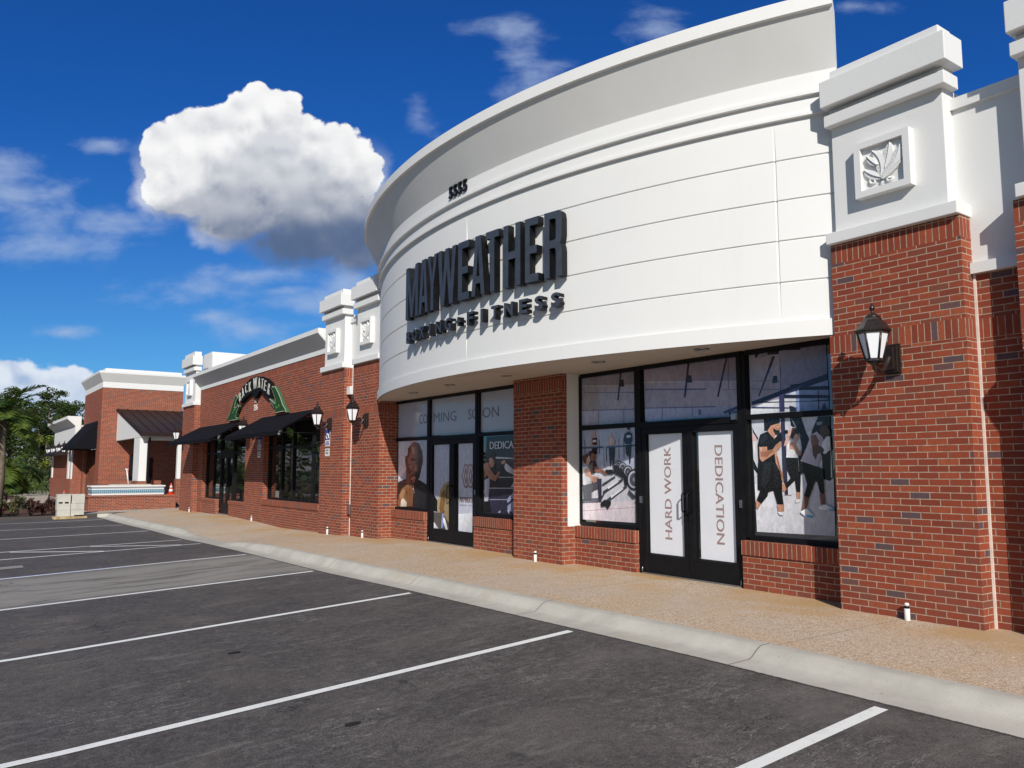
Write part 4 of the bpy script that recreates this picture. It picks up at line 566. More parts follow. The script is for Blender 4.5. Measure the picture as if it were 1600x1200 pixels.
 'port':[((188,194,214),[(-16.543,2.152),(-15.12,2.145),(-15.101,0.71),(-16.538,0.672)]),((232,234,240),[(-16.543,2.152),(-15.965,2.148),(-16.129,1.527),(-16.501,1.265)]),((16,17,20),[(-16.537,1.221),(-16.145,1.312),(-15.502,1.276),(-15.111,1.158),(-15.101,0.71),(-16.538,0.672)]),((30,32,36),[(-15.802,1.083),(-15.371,1.174),(-15.11,1.137),(-15.101,0.71),(-15.769,0.695)]),((112,76,66),[(-16.115,1.828),(-16.029,2.021),(-15.808,2.127),(-15.565,2.084),(-15.41,1.902),(-15.384,1.693),(-15.464,1.485),(-15.546,1.317),(-15.803,1.125),(-16.027,1.164),(-16.166,1.247),(-16.152,1.548)]),((146,104,94),[(-16.069,1.839),(-15.984,2.02),(-15.784,2.069),(-15.65,1.991),(-15.644,1.759),(-15.727,1.569),(-15.811,1.421),(-15.944,1.378),(-16.084,1.57)]),((190,150,140),[(-15.894,1.996),(-15.782,2.005),(-15.735,1.866),(-15.845,1.846)]),((120,72,58),[(-16.218,1.765),(-16.183,1.825),(-16.101,1.817),(-16.078,1.656),(-16.107,1.57),(-16.176,1.57)]),((60,35,30),[(-16.18,1.732),(-16.136,1.764),(-16.108,1.613),(-16.154,1.602)]),((70,42,35),[(-15.629,2.012),(-15.408,1.84),(-15.403,1.631),(-15.547,1.359),(-15.617,1.569),(-15.558,1.8)]),((70,42,36),[(-15.931,1.723),(-15.731,1.713),(-15.739,1.685),(-15.917,1.697)]),((230,220,215),[(-15.854,1.693),(-15.774,1.692),(-15.783,1.675),(-15.845,1.676)]),((25,18,18),[(-15.823,1.695),(-15.792,1.694),(-15.791,1.673),(-15.822,1.673)]),((70,42,36),[(-15.608,1.695),(-15.469,1.673),(-15.49,1.652),(-15.598,1.67)]),((170,110,92),[(-15.728,1.632),(-15.632,1.611),(-15.615,1.485),(-15.702,1.453),(-15.777,1.474)]),((80,45,38),[(-15.804,1.474),(-15.658,1.464),(-15.671,1.447),(-15.794,1.455)]),((44,26,22),[(-15.932,1.762),(-15.731,1.747),(-15.722,1.726),(-15.922,1.736)]),((44,26,22),[(-15.617,1.733),(-15.461,1.711),(-15.478,1.694),(-15.608,1.712)]),((92,56,47),[(-16.132,1.635),(-15.951,1.634),(-15.88,1.506),(-15.944,1.399),(-16.08,1.42)]),((176,124,108),[(-16.018,1.613),(-15.883,1.601),(-15.836,1.527),(-15.924,1.495)]),((52,30,26),[(-15.688,1.442),(-15.615,1.464),(-15.508,1.527),(-15.546,1.338),(-15.652,1.232)]),((92,56,47),[(-16.073,1.979),(-15.962,2.041),(-15.937,1.955),(-16.023,1.806),(-16.089,1.72)]),((50,32,28),[(-15.966,1.377),(-15.701,1.421),(-15.611,1.338),(-15.738,1.168),(-15.939,1.207)]),((185,110,100),[(-15.92,1.335),(-15.743,1.368),(-15.668,1.316),(-15.785,1.273),(-15.896,1.289)]),((170,95,88),[(-15.842,1.262),(-15.697,1.278),(-15.718,1.232),(-15.828,1.226)]),((140,98,66),[(-16.457,0.939),(-16.345,1.072),(-16.096,1.173),(-15.826,1.146),(-15.778,0.999),(-15.814,0.704),(-16.51,0.673),(-16.523,0.786)]),((176,140,102),[(-16.433,0.918),(-16.298,1.051),(-16.161,1.076),(-16.202,0.903),(-16.336,0.792)]),((120,76,40),[(-16.161,1.076),(-16.094,1.109),(-16.023,0.993),(-16.088,0.906)]),((120,76,40),[(-16.026,1.11),(-15.936,1.101),(-15.909,0.954),(-15.975,0.909)]),((235,225,205),[(-16.36,0.812),(-16.246,0.87),(-16.084,0.779),(-16.104,0.688),(-16.379,0.678)])],
 'glove':[((190,195,215),[(-14.899,2.04),(-14.201,2.043),(-14.173,0.276),(-14.879,0.267)]),((16,17,20),[(-14.89,0.98),(-14.746,0.863),(-14.742,0.624),(-14.883,0.638)]),((172,150,112),[(-14.668,0.946),(-14.651,1.066),(-14.496,1.208),(-14.322,1.27),(-14.2,1.275),(-14.174,0.28),(-14.421,0.275),(-14.78,0.562),(-14.723,0.664),(-14.746,0.863)]),((128,98,60),[(-14.591,1.027),(-14.436,1.11),(-14.375,0.954),(-14.487,0.713),(-14.428,0.637),(-14.582,0.532),(-14.664,0.707)]),((140,100,60),[(-14.548,0.85),(-14.49,0.871),(-14.466,0.635),(-14.582,0.571)]),((90,84,80),[(-14.882,0.618),(-14.505,0.614),(-14.309,0.447),(-14.175,0.396),(-14.173,0.276),(-14.655,0.261),(-14.878,0.417)]),((150,165,215),[(-14.544,0.603),(-14.466,0.596),(-14.5,0.319),(-14.577,0.305)]),((235,235,240),[(-14.484,0.536),(-14.425,0.5),(-14.306,0.282),(-14.383,0.277),(-14.502,0.437)]),((240,240,245),[(-14.878,0.407),(-14.675,0.279),(-14.879,0.267)])],
 'logo':[((196,200,218),[(-13.907,2.041),(-13.22,2.042),(-13.229,0.283),(-13.895,0.278)]),((225,228,238),[(-13.899,0.622),(-13.226,0.679),(-13.229,0.283),(-13.895,0.278)]),((165,140,145),[(-13.785,1.382),(-13.693,1.622),(-13.564,1.621),(-13.469,1.384),(-13.559,1.146),(-13.688,1.144)]),((200,203,220),[(-13.737,1.382),(-13.664,1.574),(-13.592,1.574),(-13.515,1.384),(-13.588,1.193),(-13.659,1.192)]),((165,140,145),[(-13.705,1.382),(-13.649,1.536),(-13.606,1.536),(-13.547,1.384),(-13.602,1.231),(-13.645,1.23)]),((215,215,228),[(-13.654,1.383),(-13.626,1.459),(-13.597,1.383),(-13.625,1.307)]),((165,140,145),[(-13.611,1.383),(-13.521,1.621),(-13.394,1.62),(-13.301,1.385),(-13.389,1.15),(-13.516,1.147)]),((200,203,220),[(-13.565,1.383),(-13.492,1.573),(-13.421,1.573),(-13.346,1.385),(-13.418,1.196),(-13.488,1.195)]),((165,140,145),[(-13.533,1.384),(-13.478,1.536),(-13.435,1.535),(-13.378,1.385),(-13.432,1.233),(-13.474,1.233)]),((215,215,228),[(-13.483,1.384),(-13.456,1.46),(-13.427,1.384),(-13.454,1.309)])],
 'dedi':[((34,35,46),[(-12.888,2.141),(-11.968,2.148),(-11.969,0.7),(-12.998,0.699)]),((28,29,38),[(-12.888,2.141),(-11.968,2.148),(-11.968,1.833),(-12.886,1.848)]),((44,44,66),[(-12.821,1.161),(-11.969,1.177),(-11.969,0.7),(-12.819,0.692)]),((150,155,185),[(-12.197,0.967),(-11.969,1.119),(-11.969,0.714),(-12.184,0.778)]),((175,180,205),[(-12.082,1.189),(-11.969,1.308),(-11.969,1.199)]),((200,200,210),[(-12.579,1.752),(-11.968,1.727),(-11.968,1.704),(-12.579,1.719)]),((170,170,185),[(-12.471,1.376),(-11.969,1.38),(-11.969,1.363),(-12.471,1.358)]),((170,170,185),[(-12.808,1.167),(-11.969,1.183),(-11.969,1.162),(-12.807,1.149)]),((150,150,170),[(-12.793,0.949),(-11.969,0.977),(-11.969,0.96),(-12.793,0.934)]),((190,190,210),[(-12.496,0.713),(-12.417,0.754),(-12.417,0.709)]),((190,190,210),[(-12.197,0.77),(-12.12,0.773),(-12.133,0.7)]),((42,44,80),[(-12.197,0.894),(-11.969,1.003),(-11.969,0.967),(-12.184,0.843)]),((16,17,20),[(-12.991,0.905),(-12.779,0.95),(-12.71,0.711),(-12.99,0.699)]),((195,197,215),[(-12.947,1.311),(-12.781,1.359),(-12.772,1.253),(-12.82,0.911),(-12.952,0.906)]),((175,120,98),[(-12.949,1.634),(-12.824,1.641),(-12.755,1.526),(-12.591,1.39),(-12.445,1.496),(-12.406,1.466),(-12.578,1.285),(-12.767,1.336),(-12.878,1.419),(-12.911,1.342),(-12.947,1.373)]),((190,140,118),[(-12.783,1.74),(-12.728,1.762),(-12.619,1.677),(-12.611,1.602),(-12.673,1.541),(-12.741,1.556),(-12.796,1.633)]),((16,17,20),[(-12.811,1.786),(-12.742,1.838),(-12.62,1.844),(-12.566,1.782),(-12.579,1.699),(-12.687,1.739),(-12.783,1.732)]),((16,17,20),[(-12.7,1.541),(-12.579,1.616),(-12.579,1.526),(-12.646,1.503)]),((16,17,20),[(-12.485,1.496),(-12.366,1.615),(-12.236,1.674),(-12.223,1.57),(-12.327,1.481),(-12.406,1.459)]),((200,150,130),[(-12.393,1.645),(-12.301,1.689),(-12.241,1.681),(-12.249,1.63),(-12.34,1.608)]),((198,200,212),[(-12.262,1.615),(-12.21,1.629),(-11.956,1.497),(-11.961,1.409),(-12.21,1.482),(-12.275,1.541)])],
}

def poster(key,label,texts=(),mb=None,base=None):
    m=MB(); lv=0
    L=ART[key] if key else base
    for c,pts in L:
        n0=len(m.v); cc=srgb(*c); m.prism(pts,(8.592-.0004*lv,0,0),(0,-1,0),(0,0,1),(-1,0,0),.0012,0,cc); lv+=1
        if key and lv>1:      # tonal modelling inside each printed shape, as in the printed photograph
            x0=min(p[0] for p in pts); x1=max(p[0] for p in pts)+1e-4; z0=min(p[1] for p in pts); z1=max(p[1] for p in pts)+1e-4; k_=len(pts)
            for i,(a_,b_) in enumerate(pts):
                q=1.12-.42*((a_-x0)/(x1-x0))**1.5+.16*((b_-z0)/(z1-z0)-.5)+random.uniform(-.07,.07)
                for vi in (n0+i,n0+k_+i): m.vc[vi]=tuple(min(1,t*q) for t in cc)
    for t in texts:
        s,u,z,w_,h_,c,rot,off=t; v,f,n=fit(curve_mesh(text=s),w_,h_)
        for dx in ((0,) if off<.008 else (-off*.28,0,off*.28)):
            Mx=frame((8.592-.0004*lv-.0016,-u,z),(0,-1,0),(0,0,1),(-1,0,0))@Matrix.Rotation(R(rot),4,'Z')@Matrix.Translation((dx*1.6*h_/.2,0,0)); m.add(v,f,Mx,0,srgb(*c)); lv+=1
    o=m.build('window_poster',M['film' if key else 'film_plain'],tri=True); o.location=(0,0,0)
    return tag(o,label,'poster','printed posters on the storefront glass')
T1=(158,132,128)
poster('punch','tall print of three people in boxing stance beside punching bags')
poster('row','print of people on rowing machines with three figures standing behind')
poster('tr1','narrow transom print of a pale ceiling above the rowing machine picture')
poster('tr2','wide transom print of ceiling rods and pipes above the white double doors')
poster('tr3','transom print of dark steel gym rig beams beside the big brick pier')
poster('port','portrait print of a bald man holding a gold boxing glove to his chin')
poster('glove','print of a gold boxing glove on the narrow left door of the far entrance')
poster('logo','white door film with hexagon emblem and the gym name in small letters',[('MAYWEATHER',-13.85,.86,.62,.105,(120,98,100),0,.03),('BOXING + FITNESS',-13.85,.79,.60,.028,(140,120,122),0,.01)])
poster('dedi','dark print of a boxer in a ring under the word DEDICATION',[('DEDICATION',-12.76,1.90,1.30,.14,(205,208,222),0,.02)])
W1=(228,230,236)
poster(None,'white door film reading HARD WORK upwards in tan capitals',[('HARD WORK',-8.10,.52,1.32,.135,T1,90,.014)],base=[(W1,[(-8.535,.30),(-7.835,.30),(-7.835,2.05),(-8.535,2.05)])])
poster(None,'white door film reading DEDICATION downwards in tan capitals',[('DEDICATION',-7.295,1.84,1.32,.135,T1,-90,.014)],base=[(W1,[(-7.575,.30),(-6.87,.30),(-6.87,2.05),(-7.575,2.05)])])
GB=(172,178,196)
poster(None,'pale transom film with the letters CO at the far end of COMING SOON',[('CO',-15.57,2.51,.36,.205,(118,104,108),0,.012)],base=[(GB,[(-16.56,2.235),(-15.125,2.235),(-15.125,3.01),(-16.56,3.01)])])
poster(None,'wide pale transom film with MING SO, the middle of COMING SOON',[('MING',-14.93,2.51,.92,.205,(118,104,108),0,.012),('SO',-13.55,2.51,.36,.205,(118,104,108),0,.012)],base=[(GB,[(-15.02,2.235),(-13.21,2.235),(-13.21,3.01),(-15.02,3.01)])])
poster(None,'pale transom film with the letters ON beside the brick column',[('ON',-13.03,2.51,.56,.205,(118,104,108),0,.012)],base=[(GB,[(-13.10,2.235),(-11.45,2.235),(-11.45,3.01),(-13.10,3.01)])])
# ================= big sign letters on the curve
def tangent_frame(s,z,rad):
    t=R(-math.degrees(s/12.42)); c,sn=math.cos(t),math.sin(t)      # s grows towards -Y
    return frame((CX-rad*c,CY+rad*sn,z),(-sn*1.0,-c,0),(0,0,1),(-c,sn,0))
k=.30
GL_={
'M':([[(0,0),(.2,0),(.2,.62),(.42,.02),(.58,.02),(.8,.62),(.8,0),(1,0),(1,1),(.78,1),(.5,.34),(.22,1),(0,1)]]),
'A':([[(0,0),(.27,0),(.33,.2),(.67,.2),(.73,0),(1,0),(.70,1),(.30,1)],[(.38,.32),(.5,.84),(.62,.32)]]),
'Y':([[(.36,0),(.64,0),(.64,.42),(1,1),(.72,1),(.5,.60),(.28,1),(0,1),(.36,.42)]]),
'W':([[(.17,0),(.36,0),(.5,.66),(.64,0),(.83,0),(1,1),(.81,1),(.72,.36),(.59,1),(.41,1),(.28,.36),(.19,1),(0,1)]]),
'E':([[(0,0),(1,0),(1,.12),(.36,.12),(.36,.44),(.88,.44),(.88,.56),(.36,.56),(.36,.88),(1,.88),(1,1),(0,1)]]),
'T':([[(.34,0),(.66,0),(.66,.88),(1,.88),(1,1),(0,1),(0,.88),(.34,.88)]]),
'H':([[(0,0),(.29,0),(.29,.44),(.71,.44),(.71,0),(1,0),(1,1),(.71,1),(.71,.56),(.29,.56),(.29,1),(0,1)]]),
'R':([[(0,0),(.30,0),(.30,.44),(.60,.44),(.66,.40),(.69,.34),(.69,0),(1,0),(1,.38),(.97,.45),(.90,.50),(.97,.55),(1,.62),(1,.88),(.95,.96),(.84,1),(0,1)],[(.30,.56),(.30,.89),(.58,.89),(.66,.87),(.69,.82),(.69,.63),(.66,.58),(.58,.56)]])}
sgn=thing('sign_lettering','tall black raised letters MAYWEATHER across the curved white wall','sign')
for ch,s0,s1 in (('M',-1.72,-1.15),('A',-1.11,-.745),('Y',-.76,-.42),('W',-.375,.20),('E',.265,.575),('A',.64,.98),('T',1.01,1.315),('H',1.425,1.79),('E',1.885,2.15),('R',2.265,2.585)):
    wd=s1-s0; v=fit(curve_mesh(splines=[[(x*wd,y*.94) for x,y in sp] for sp in GL_[ch]],extrude=.06),wd,.94,.12)
    fr=tangent_frame((s0+s1)/2,4.185,12.30)@Matrix.Translation((-wd/2,0,0)); letter('letter',v,fr,sgn,M['letter'],M['letter_side'])
sg2=thing('sign_lettering','small black raised letters BOXING+FITNESS under the tall lettering','sign')
for i,ch in enumerate('BOXING+FITNESS'):
    wd={'I':.06,'+':.15,'O':.20,'G':.19,'X':.20,'N':.19}.get(ch,.165); h=.205 if ch!='+' else .14
    v=fit(curve_mesh(text=ch,extrude=.06,offset=.032 if ch!='I' else 0),wd,h,.11)
    fr=tangent_frame(-1.60+.311*i+(.02 if i>6 else 0),3.755+(.03 if ch=='+' else 0),12.31)@Matrix.Translation((-wd/2,0,0)); letter('letter',v,fr,sg2,M['letter'],M['letter_side'])
sg3=thing('street_number','black numerals 5555 on the white band under the curved cornice','number')
for i in range(4):
    v=fit(curve_mesh(text='5',extrude=.02,offset=.012),.115,.20,.03); fr=tangent_frame(-.13+.145*i,6.00,12.31)@Matrix.Translation((-.06,0,0)); letter('numeral',v,fr,sg3,M['letter_side'],M['letter_side'])
# ================= restaurant building
res=thing('restaurant_building','lower red brick shop with black awnings between the white topped piers','building',(8.34,26.5,-.1))
XF=8.34
w=MB()
w.box(XF,8.7,20.08,20.6,-.7,4.63); w.box(XF,8.7,20.6,25.2,-.7,.42); w.box(XF,8.7,20.6,25.2,3.0,4.63); w.box(XF,8.7,25.2,27.05,-.7,4.63)
w.box(XF,8.7,27.05,32.4,3.0,4.63); w.box(XF,8.7,32.4,33.05,-.7,4.63); bp(w,'wall',M['brick_store'],res)
w=MB(); w.box(XF-.03,8.6,20.602,25.25,.42,.58); bp(w,'sill',M['soldier'],res)
for a,c in ((27.05,28.85),(30.5,32.4)):
    w=MB(); w.box(8.36,8.7,a,c,-.7,.30); p=bp(w,'sill_wall',M['brick_plain'],res); w=MB(); w.box(8.335,8.62,a,c,.30,.42); w.build('sill',M['soldier'],p)
w=MB()
w.prism([(0,4.63),(0,5.26),(-.34,5.26),(-.34,5.14),(-.02,4.80),(-.02,4.635)],(XF,20.08,0),(1,0,0),(0,0,1),(0,1,0),12.97,0)
bp(w,'cornice',M['stucco'],res)
w=MB(); w.prism([(-.348,5.132),(-.028,4.795),(-.02,4.79),(-.34,5.14)],(XF,20.1,0),(1,0,0),(0,0,1),(0,1,0),12.9,0); bp(w,'cove',M['cove'],res)
pier(33.05,34.9,res,M['brick_store'],zt=(4.05,4.18,5.44,5.58,5.66,6.02,6.2),xf=8.13)
w=MB(); w.box(8.8,11.2,33.3,34.7,4.2,6.15); w.box(8.8,10.9,33.36,34.64,6.15,6.28); w.box(8.7,20,20.1,34.9,4.5,4.6); bp(w,'roof',M['stucco'],res)
w=MB(); w.box(8.64,20,34.905,35.1,-.7,4.5); bp(w,'end_wall',M['brick_plain'],res)
def gridwin(ys,z0,z1,tr,x0=8.50,name='window'):
    w=MB(); frame_grid(w,ys,[z0,tr,z1],x0=x0,x1=x0+.07,t=.075); p=bp(w,name,M['alu'],res); w=MB()
    w.box(x0+.05,x0+.058,ys[0],ys[-1],z0,z1); w.build('pane',M['glass'],p)
gridwin([20.64,21.55,23.05,24.0,25.16],.60,2.98,2.18); gridwin([27.09,28.83],.44,2.98,2.10); gridwin([30.5,31.4,32.36],.44,2.98,2.10)
door_pair(28.85,30.5,res,x0=8.50,z0=-.08,head=2.02,ztop=2.99)
w=MB(); w.box(8.60,8.62,27.25,28.6,.9,1.95); bp(w,'green_reflection',plain('pale_green_reflection',(.25,.50,.30),.6),res)  # added panel whose pale green colour imitates a reflection in the sidelight glass
w=MB(); w.box(8.63,8.7,20.6,32.4,-.2,3.0); bp(w,'interior',M['dark'],res)
def awning(y0,y1,parent,xw=XF,xo=7.18,z1=3.16,z0=2.52):
    w=MB(); n=6
    for i in range(n):
        a=y0+(y1-y0)*i/n; c=y0+(y1-y0)*(i+1)/n
        w.face([(xw,a,z1),(xo,a,z0),(xo,c,z0),(xw,c,z1)]); w.face([(xw,a,z1-.015),(xw,c,z1-.015),(xo,c,z0-.015),(xo,a,z0-.015)])
    w.box(xo-.004,xo+.014,y0,y1,z0-.11,z0+.004)
    p=bp(w,'awning',M['canvas'],parent); w=MB(); rr=.014
    for y in (y0+.03,(y0+y1)/2,y1-.03):
        w.tube([(xw,y,z1-.03),(xo+.05,y,z0-.01)],rr,6); w.tube([(xw,y,z0-.03),(xo+.05,y,z0-.03)],rr,6)
    w.tube([(xo+.03,y0+.04,z0-.02),(xo+.03,y1-.04,z0-.02)],.010,6); w.build('awning_frame',M['canvas'],p)
awning(20.75,25.4,res); awning(27.0,33.0,res)
# alligator arch sign
ARCH= [(-27.57, 3.8), (-27.6, 4.07), (-27.25, 4.27), (-26.85, 4.38), (-26.4, 4.48), (-25.91, 4.52), (-25.33, 4.46), (-24.81, 4.35), (-24.39, 4.19), (-24.16, 4.05), (-24.25, 3.87), (-24.28, 3.69), (-24.57, 3.73), (-24.8, 3.79), (-25.09, 3.9), (-25.33, 4.02), (-25.47, 3.98), (-25.79, 3.8), (-26.09, 3.92), (-26.2, 4.01), (-26.54, 3.95), (-26.9, 3.88), (-27.3, 3.75)]
LET= {'B': (-27.4, 3.96), 'A': (-27.1, 4.09), 'C': (-26.75, 4.19), 'K': (-26.35, 4.22), 'W': (-25.84, 4.29), 'A2': (-25.43, 4.27), 'T': (-25.12, 4.21), 'E': (-24.83, 4.13), 'R': (-24.48, 3.99)}
GRT= [(-24.18, 4.06), (-24.07, 4.02), (-23.94, 4.04), (-23.62, 3.82), (-23.4, 3.63), (-23.24, 3.45), (-22.96, 3.27), (-22.89, 3.18), (-23.12, 3.22), (-23.8, 3.21), (-23.92, 3.32), (-24.1, 3.47), (-24.43, 3.66), (-24.34, 3.68), (-24.12, 3.59), (-23.85, 3.49), (-23.84, 3.6), (-24.0, 3.76), (-24.26, 3.99)]
GLT= [(-27.88, 4.06), (-27.73, 4.01), (-27.7, 3.94), (-27.9, 3.82), (-28.04, 3.63), (-27.77, 3.65), (-27.64, 3.71), (-27.5, 3.63), (-27.8, 3.42), (-27.89, 3.31), (-27.67, 3.28), (-27.69, 3.2), (-28.05, 3.2), (-28.96, 3.21), (-28.74, 3.34), (-28.48, 3.51), (-28.33, 3.68), (-28.18, 3.84), (-28.01, 4.0)]
bw=thing('arch_sign','arched black restaurant sign with script letters between two green alligator heads','sign')
w=MB(); w.prism(ARCH,(8.31,0,0),(0,-1,0),(0,0,1),(-1,0,0),.10,0,(.008,.008,.009)); w.build('backing',M['paint'],bw,tri=True)
for (ch,(u,z)),rot in zip(LET.items(),(38,34,26,14,4,-4,-12,-24,-36)):
    c=ch[0]; h=.32 if c!='W' else .36; wd={'W':.36,'A':.19,'K':.20,'T':.19}.get(c,.17)
    w=MB(); v,f,n=fit(curve_mesh(text=c,extrude=.01,offset=-.012),wd,h,.02); Mx=frame((8.205,-u,z),(0,-1,0),(0,0,1),(-1,0,0))@Matrix.Rotation(R(rot*.5),4,'Z')@Matrix.Translation((-wd/2,-h/2,0)); w.add(v,f,Mx,0,(.48,.47,.44)); w.build('letter',M['paint'],bw)
def off_poly(pts,k):
    cx=sum(p[0] for p in pts)/len(pts); cy=sum(p[1] for p in pts)/len(pts); n=len(pts); out=[]
    ar=sum(pts[i][0]*pts[(i+1)%n][1]-pts[(i+1)%n][0]*pts[i][1] for i in range(n)); sg=1 if ar>0 else -1
    for i in range(n):
        a,b,c=Vector(pts[i-1]),Vector(pts[i]),Vector(pts[(i+1)%n]); e1=(b-a).normalized(); e2=(c-b).normalized(); nn=(Vector((-e1.y,e1.x))+Vector((-e2.y,e2.x)))
        nn=nn.normalized() if nn.length>1e-4 else Vector((-e1.y,e1.x)); out.append(tuple(b+nn*k*sg))
    return out
for pts in (GRT,GLT):
    w=MB(); w.prism(pts,(8.30,0,0),(0,-1,0),(0,0,1),(-1,0,0),.095,0,(.05,.12,.06)); w.prism(pts,(8.2045,0,0),(0,-1,0),(0,0,1),(-1,0,0),.006,0,(.55,.52,.40)); w.prism(off_poly(pts,.022),(8.198,0,0),(0,-1,0),(0,0,1),(-1,0,0),.004,0,(.022,.07,.025))
    cx=sum(p[0] for p in pts)/len(pts); cz=min(p[1] for p in pts)
    for i in range(9):
        a=cx-.25+.06*i+.1*random.random(); z=cz+.10+.3*random.random()*(1-abs(i-4)/6); w.prism([(a,z),(a+.09,z+.01),(a+.08,z+.09),(a+.01,z+.07)],(8.193,0,0),(0,-1,0),(0,0,1),(-1,0,0),.003,0,(.12,.26,.05) if i%2 else (.03,.10,.05))
    w.build('alligator_head',M['paint'],bw,tri=True)
w=MB(); v,f,n=fit(curve_mesh(text='235',extrude=.005),.36,.20,.02); w.add(v,f,frame((8.335,26.28,3.42),(0,-1,0),(0,0,1),(-1,0,0)),0,(.62,.58,.55)); v,f,n=fit(curve_mesh(text='EST',extrude=.005),.22,.09,.02); w.add(v,f,frame((8.335,26.2,3.68),(0,-1,0),(0,0,1),(-1,0,0)),0,(.5,.42,.38))
tag(w.build('street_number',M['paint']),'small pale numerals on brick beneath the arched sign','number')
# ================= corner building (tower) with portico
tw=thing('corner_building','tall red brick corner block with flared white cornice at the far end','building',(9,50,-.15))
w=MB(); w.box(6.85,10.92,47,47.3,-.7,5.84); w.box(6.85,7.15,47.3,48.2,-.7,5.84); w.box(6.85,7.15,48.2,52.4,2.7,5.84); w.box(6.85,7.15,52.4,53.2,-.7,5.84); w.box(10.92,20,47,47.3,-.7,3.2); bp(w,'wall',M['brick_plain'],tw)
w=MB(); w.box(6.85,10.92,46.98,53.2,5.84,6.16)
o=.24
def flare(w,x0,x1,y0,y1,z0,z1,d,t,mi=0):
    a=[(x0,y0,z0),(x1,y0,z0),(x1,y1,z0),(x0,y1,z0)]; b=[(x0-d,y0-d,z1),(x1+d,y0-d,z1),(x1+d,y1+d,z1),(x0-d,y1+d,z1)]; c=[(p[0],p[1],z1+t) for p in b]
    for i in range(4):
        j=(i+1)%4; w.face([a[i],a[j],b[j],b[i]],1); w.face([b[i],b[j],c[j],c[i]],0)
    w.face(c,0)
flare(w,6.84,10.93,46.97,53.21,6.16,6.60,.22,.11); w.box(6.95,10.8,47.05,53.1,6.71,6.88); bp(w,'cornice',[M['stucco'],M['cove']],tw)
w=MB(); w.box(8.31,8.7,46.97,46.99,.92,2.24); w.box(9.07,9.5,46.97,46.99,.92,2.14); w.box(7.0,7.1,48.25,52.35,-.1,2.6); bp(w,'window',M['glass'],tw)
w=MB(); w.prism([(6.85,4.12),(5.75,2.72),(5.75,2.60),(6.85,2.60)],(0,48.0,0),(1,0,0),(0,0,1),(0,1,0),4.9); bp(w,'awning',M['canvas'],tw)
# portico
w=MB(); w.prism([(40.4,3.12),(47,4.62),(47,4.72),(40.4,3.22)],(7.55,0,0),(0,1,0),(0,0,1),(1,0,0),3.45)
w.box(7.55,11.0,40.32,40.42,3.06,3.24)
for i in range(8):
    x=7.62+i*.46; w.prism([(40.42,3.20),(46.98,4.69),(46.98,4.75),(40.42,3.26)],(x,0,0),(0,1,0),(0,0,1),(1,0,0),.035)
bp(w,'portico_roof',M['metalroof'],tw)
w=MB(); w.prism([(40.75,3.02),(46.98,3.02),(46.98,4.56),(40.75,3.16)],(7.63,0,0),(0,1,0),(0,0,1),(1,0,0),.16); w.box(7.8,11,40.75,40.95,2.88,3.1); bp(w,'portico_beam',M['stucco'],tw)
for a in ((7.64,7.98,40.8,42.2,.95,3.02),(9.35,9.62,40.8,41.1,1.05,2.9)):
    w=MB(); w.box(*a); bp(w,'portico_post',M['stucco'],tw,bevel=.02)
for a in ((7.6,8.02,40.76,42.24,-.6,.94),(9.3,9.66,40.76,41.14,-.6,1.04),(8.35,8.75,41.3,42.3,-.4,.98)):
    w=MB(); w.box(*a); bp(w,'post_base',M['brick_plain'],tw)
w=MB(); w.tube([(8.05,40.7,3.0),(8.05,40.75,2.8),(8.03,40.74,.2)],.045,8); bp(w,'downspout',M['alu'],tw)
# far wing
fwg=thing('far_wing_building','low brick wing with sloping white parapet at the far left','building',(8,58,-.15))
w=MB(); w.box(6.6,7.2,53.21,53.4,-.7,4.0); w.box(6.3,6.6,53.2,63.5,-.7,.95); w.box(6.4,6.7,53.2,63.3,.95,2.95); bp(w,'wall',M['brick_plain'],fwg)
w=MB(); w.box(6.42,6.72,53.2,63.45,2.95,4.05); w.box(6.34,6.7,62.9,63.45,.95,2.95); w.box(6.34,6.7,54.6,55.2,.95,2.95); w.box(6.34,6.7,53.3,53.8,.95,2.95)
w.prism([(6.42,4.05),(5.98,4.45),(5.98,4.62),(6.72,4.62),(6.72,4.05)],(0,53.2,0),(1,0,0),(0,0,1),(0,1,0),10.4); w.box(6.7,20,53.2,63.5,4.0,4.1); bp(w,'parapet',M['stucco'],fwg)
w=MB(); w.prism([(6.42,2.95),(5.7,2.45),(5.7,2.36),(6.42,2.36)],(0,55.4,0),(1,0,0),(0,0,1),(0,1,0),7.4); bp(w,'awning',M['metalroof'],fwg)
w=MB(); w.box(6.38,6.41,53.9,54.5,.98,2.9); bp(w,'window',M['glass'],fwg)
# ================= fountain and low wall
w=MB(); w.box(5.36,8.93,39.0,41.2,-.7,.30); w.box(5.30,9.0,38.96,41.25,.30,.36); lw=tag(w.build('low_wall',M['brick_plain']),'low red brick wall in the courtyard carrying the tiled basin','wall')
ft=thing('fountain_basin','long white basin with a patterned blue tile band on the low wall','fountain',(7.1,40.6,.36))
w=MB(); w.box(5.62,8.62,40.0,41.1,.36,.72); w.box(5.57,8.67,39.95,41.15,.72,.78); bp(w,'basin',M['stucco'],ft)
w=MB(); w.box(5.60,8.64,39.985,41.12,.44,.60); w.box(5.61,8.63,39.99,41.11,.655,.675); bp(w,'tile_band',M['tile'],ft)
w=MB(); w.box(6.4,8.1,40.2,40.9,.78,.83); bp(w,'cover_board',M['concrete'],ft)
w=MB(); w.tube([(7.24,40.8,.8),(7.14,40.85,1.5)],.028,8); w.tube([(7.20,40.8,1.5),(7.08,40.85,1.52)],.03,6); bp(w,'pipe',M['white'],ft)
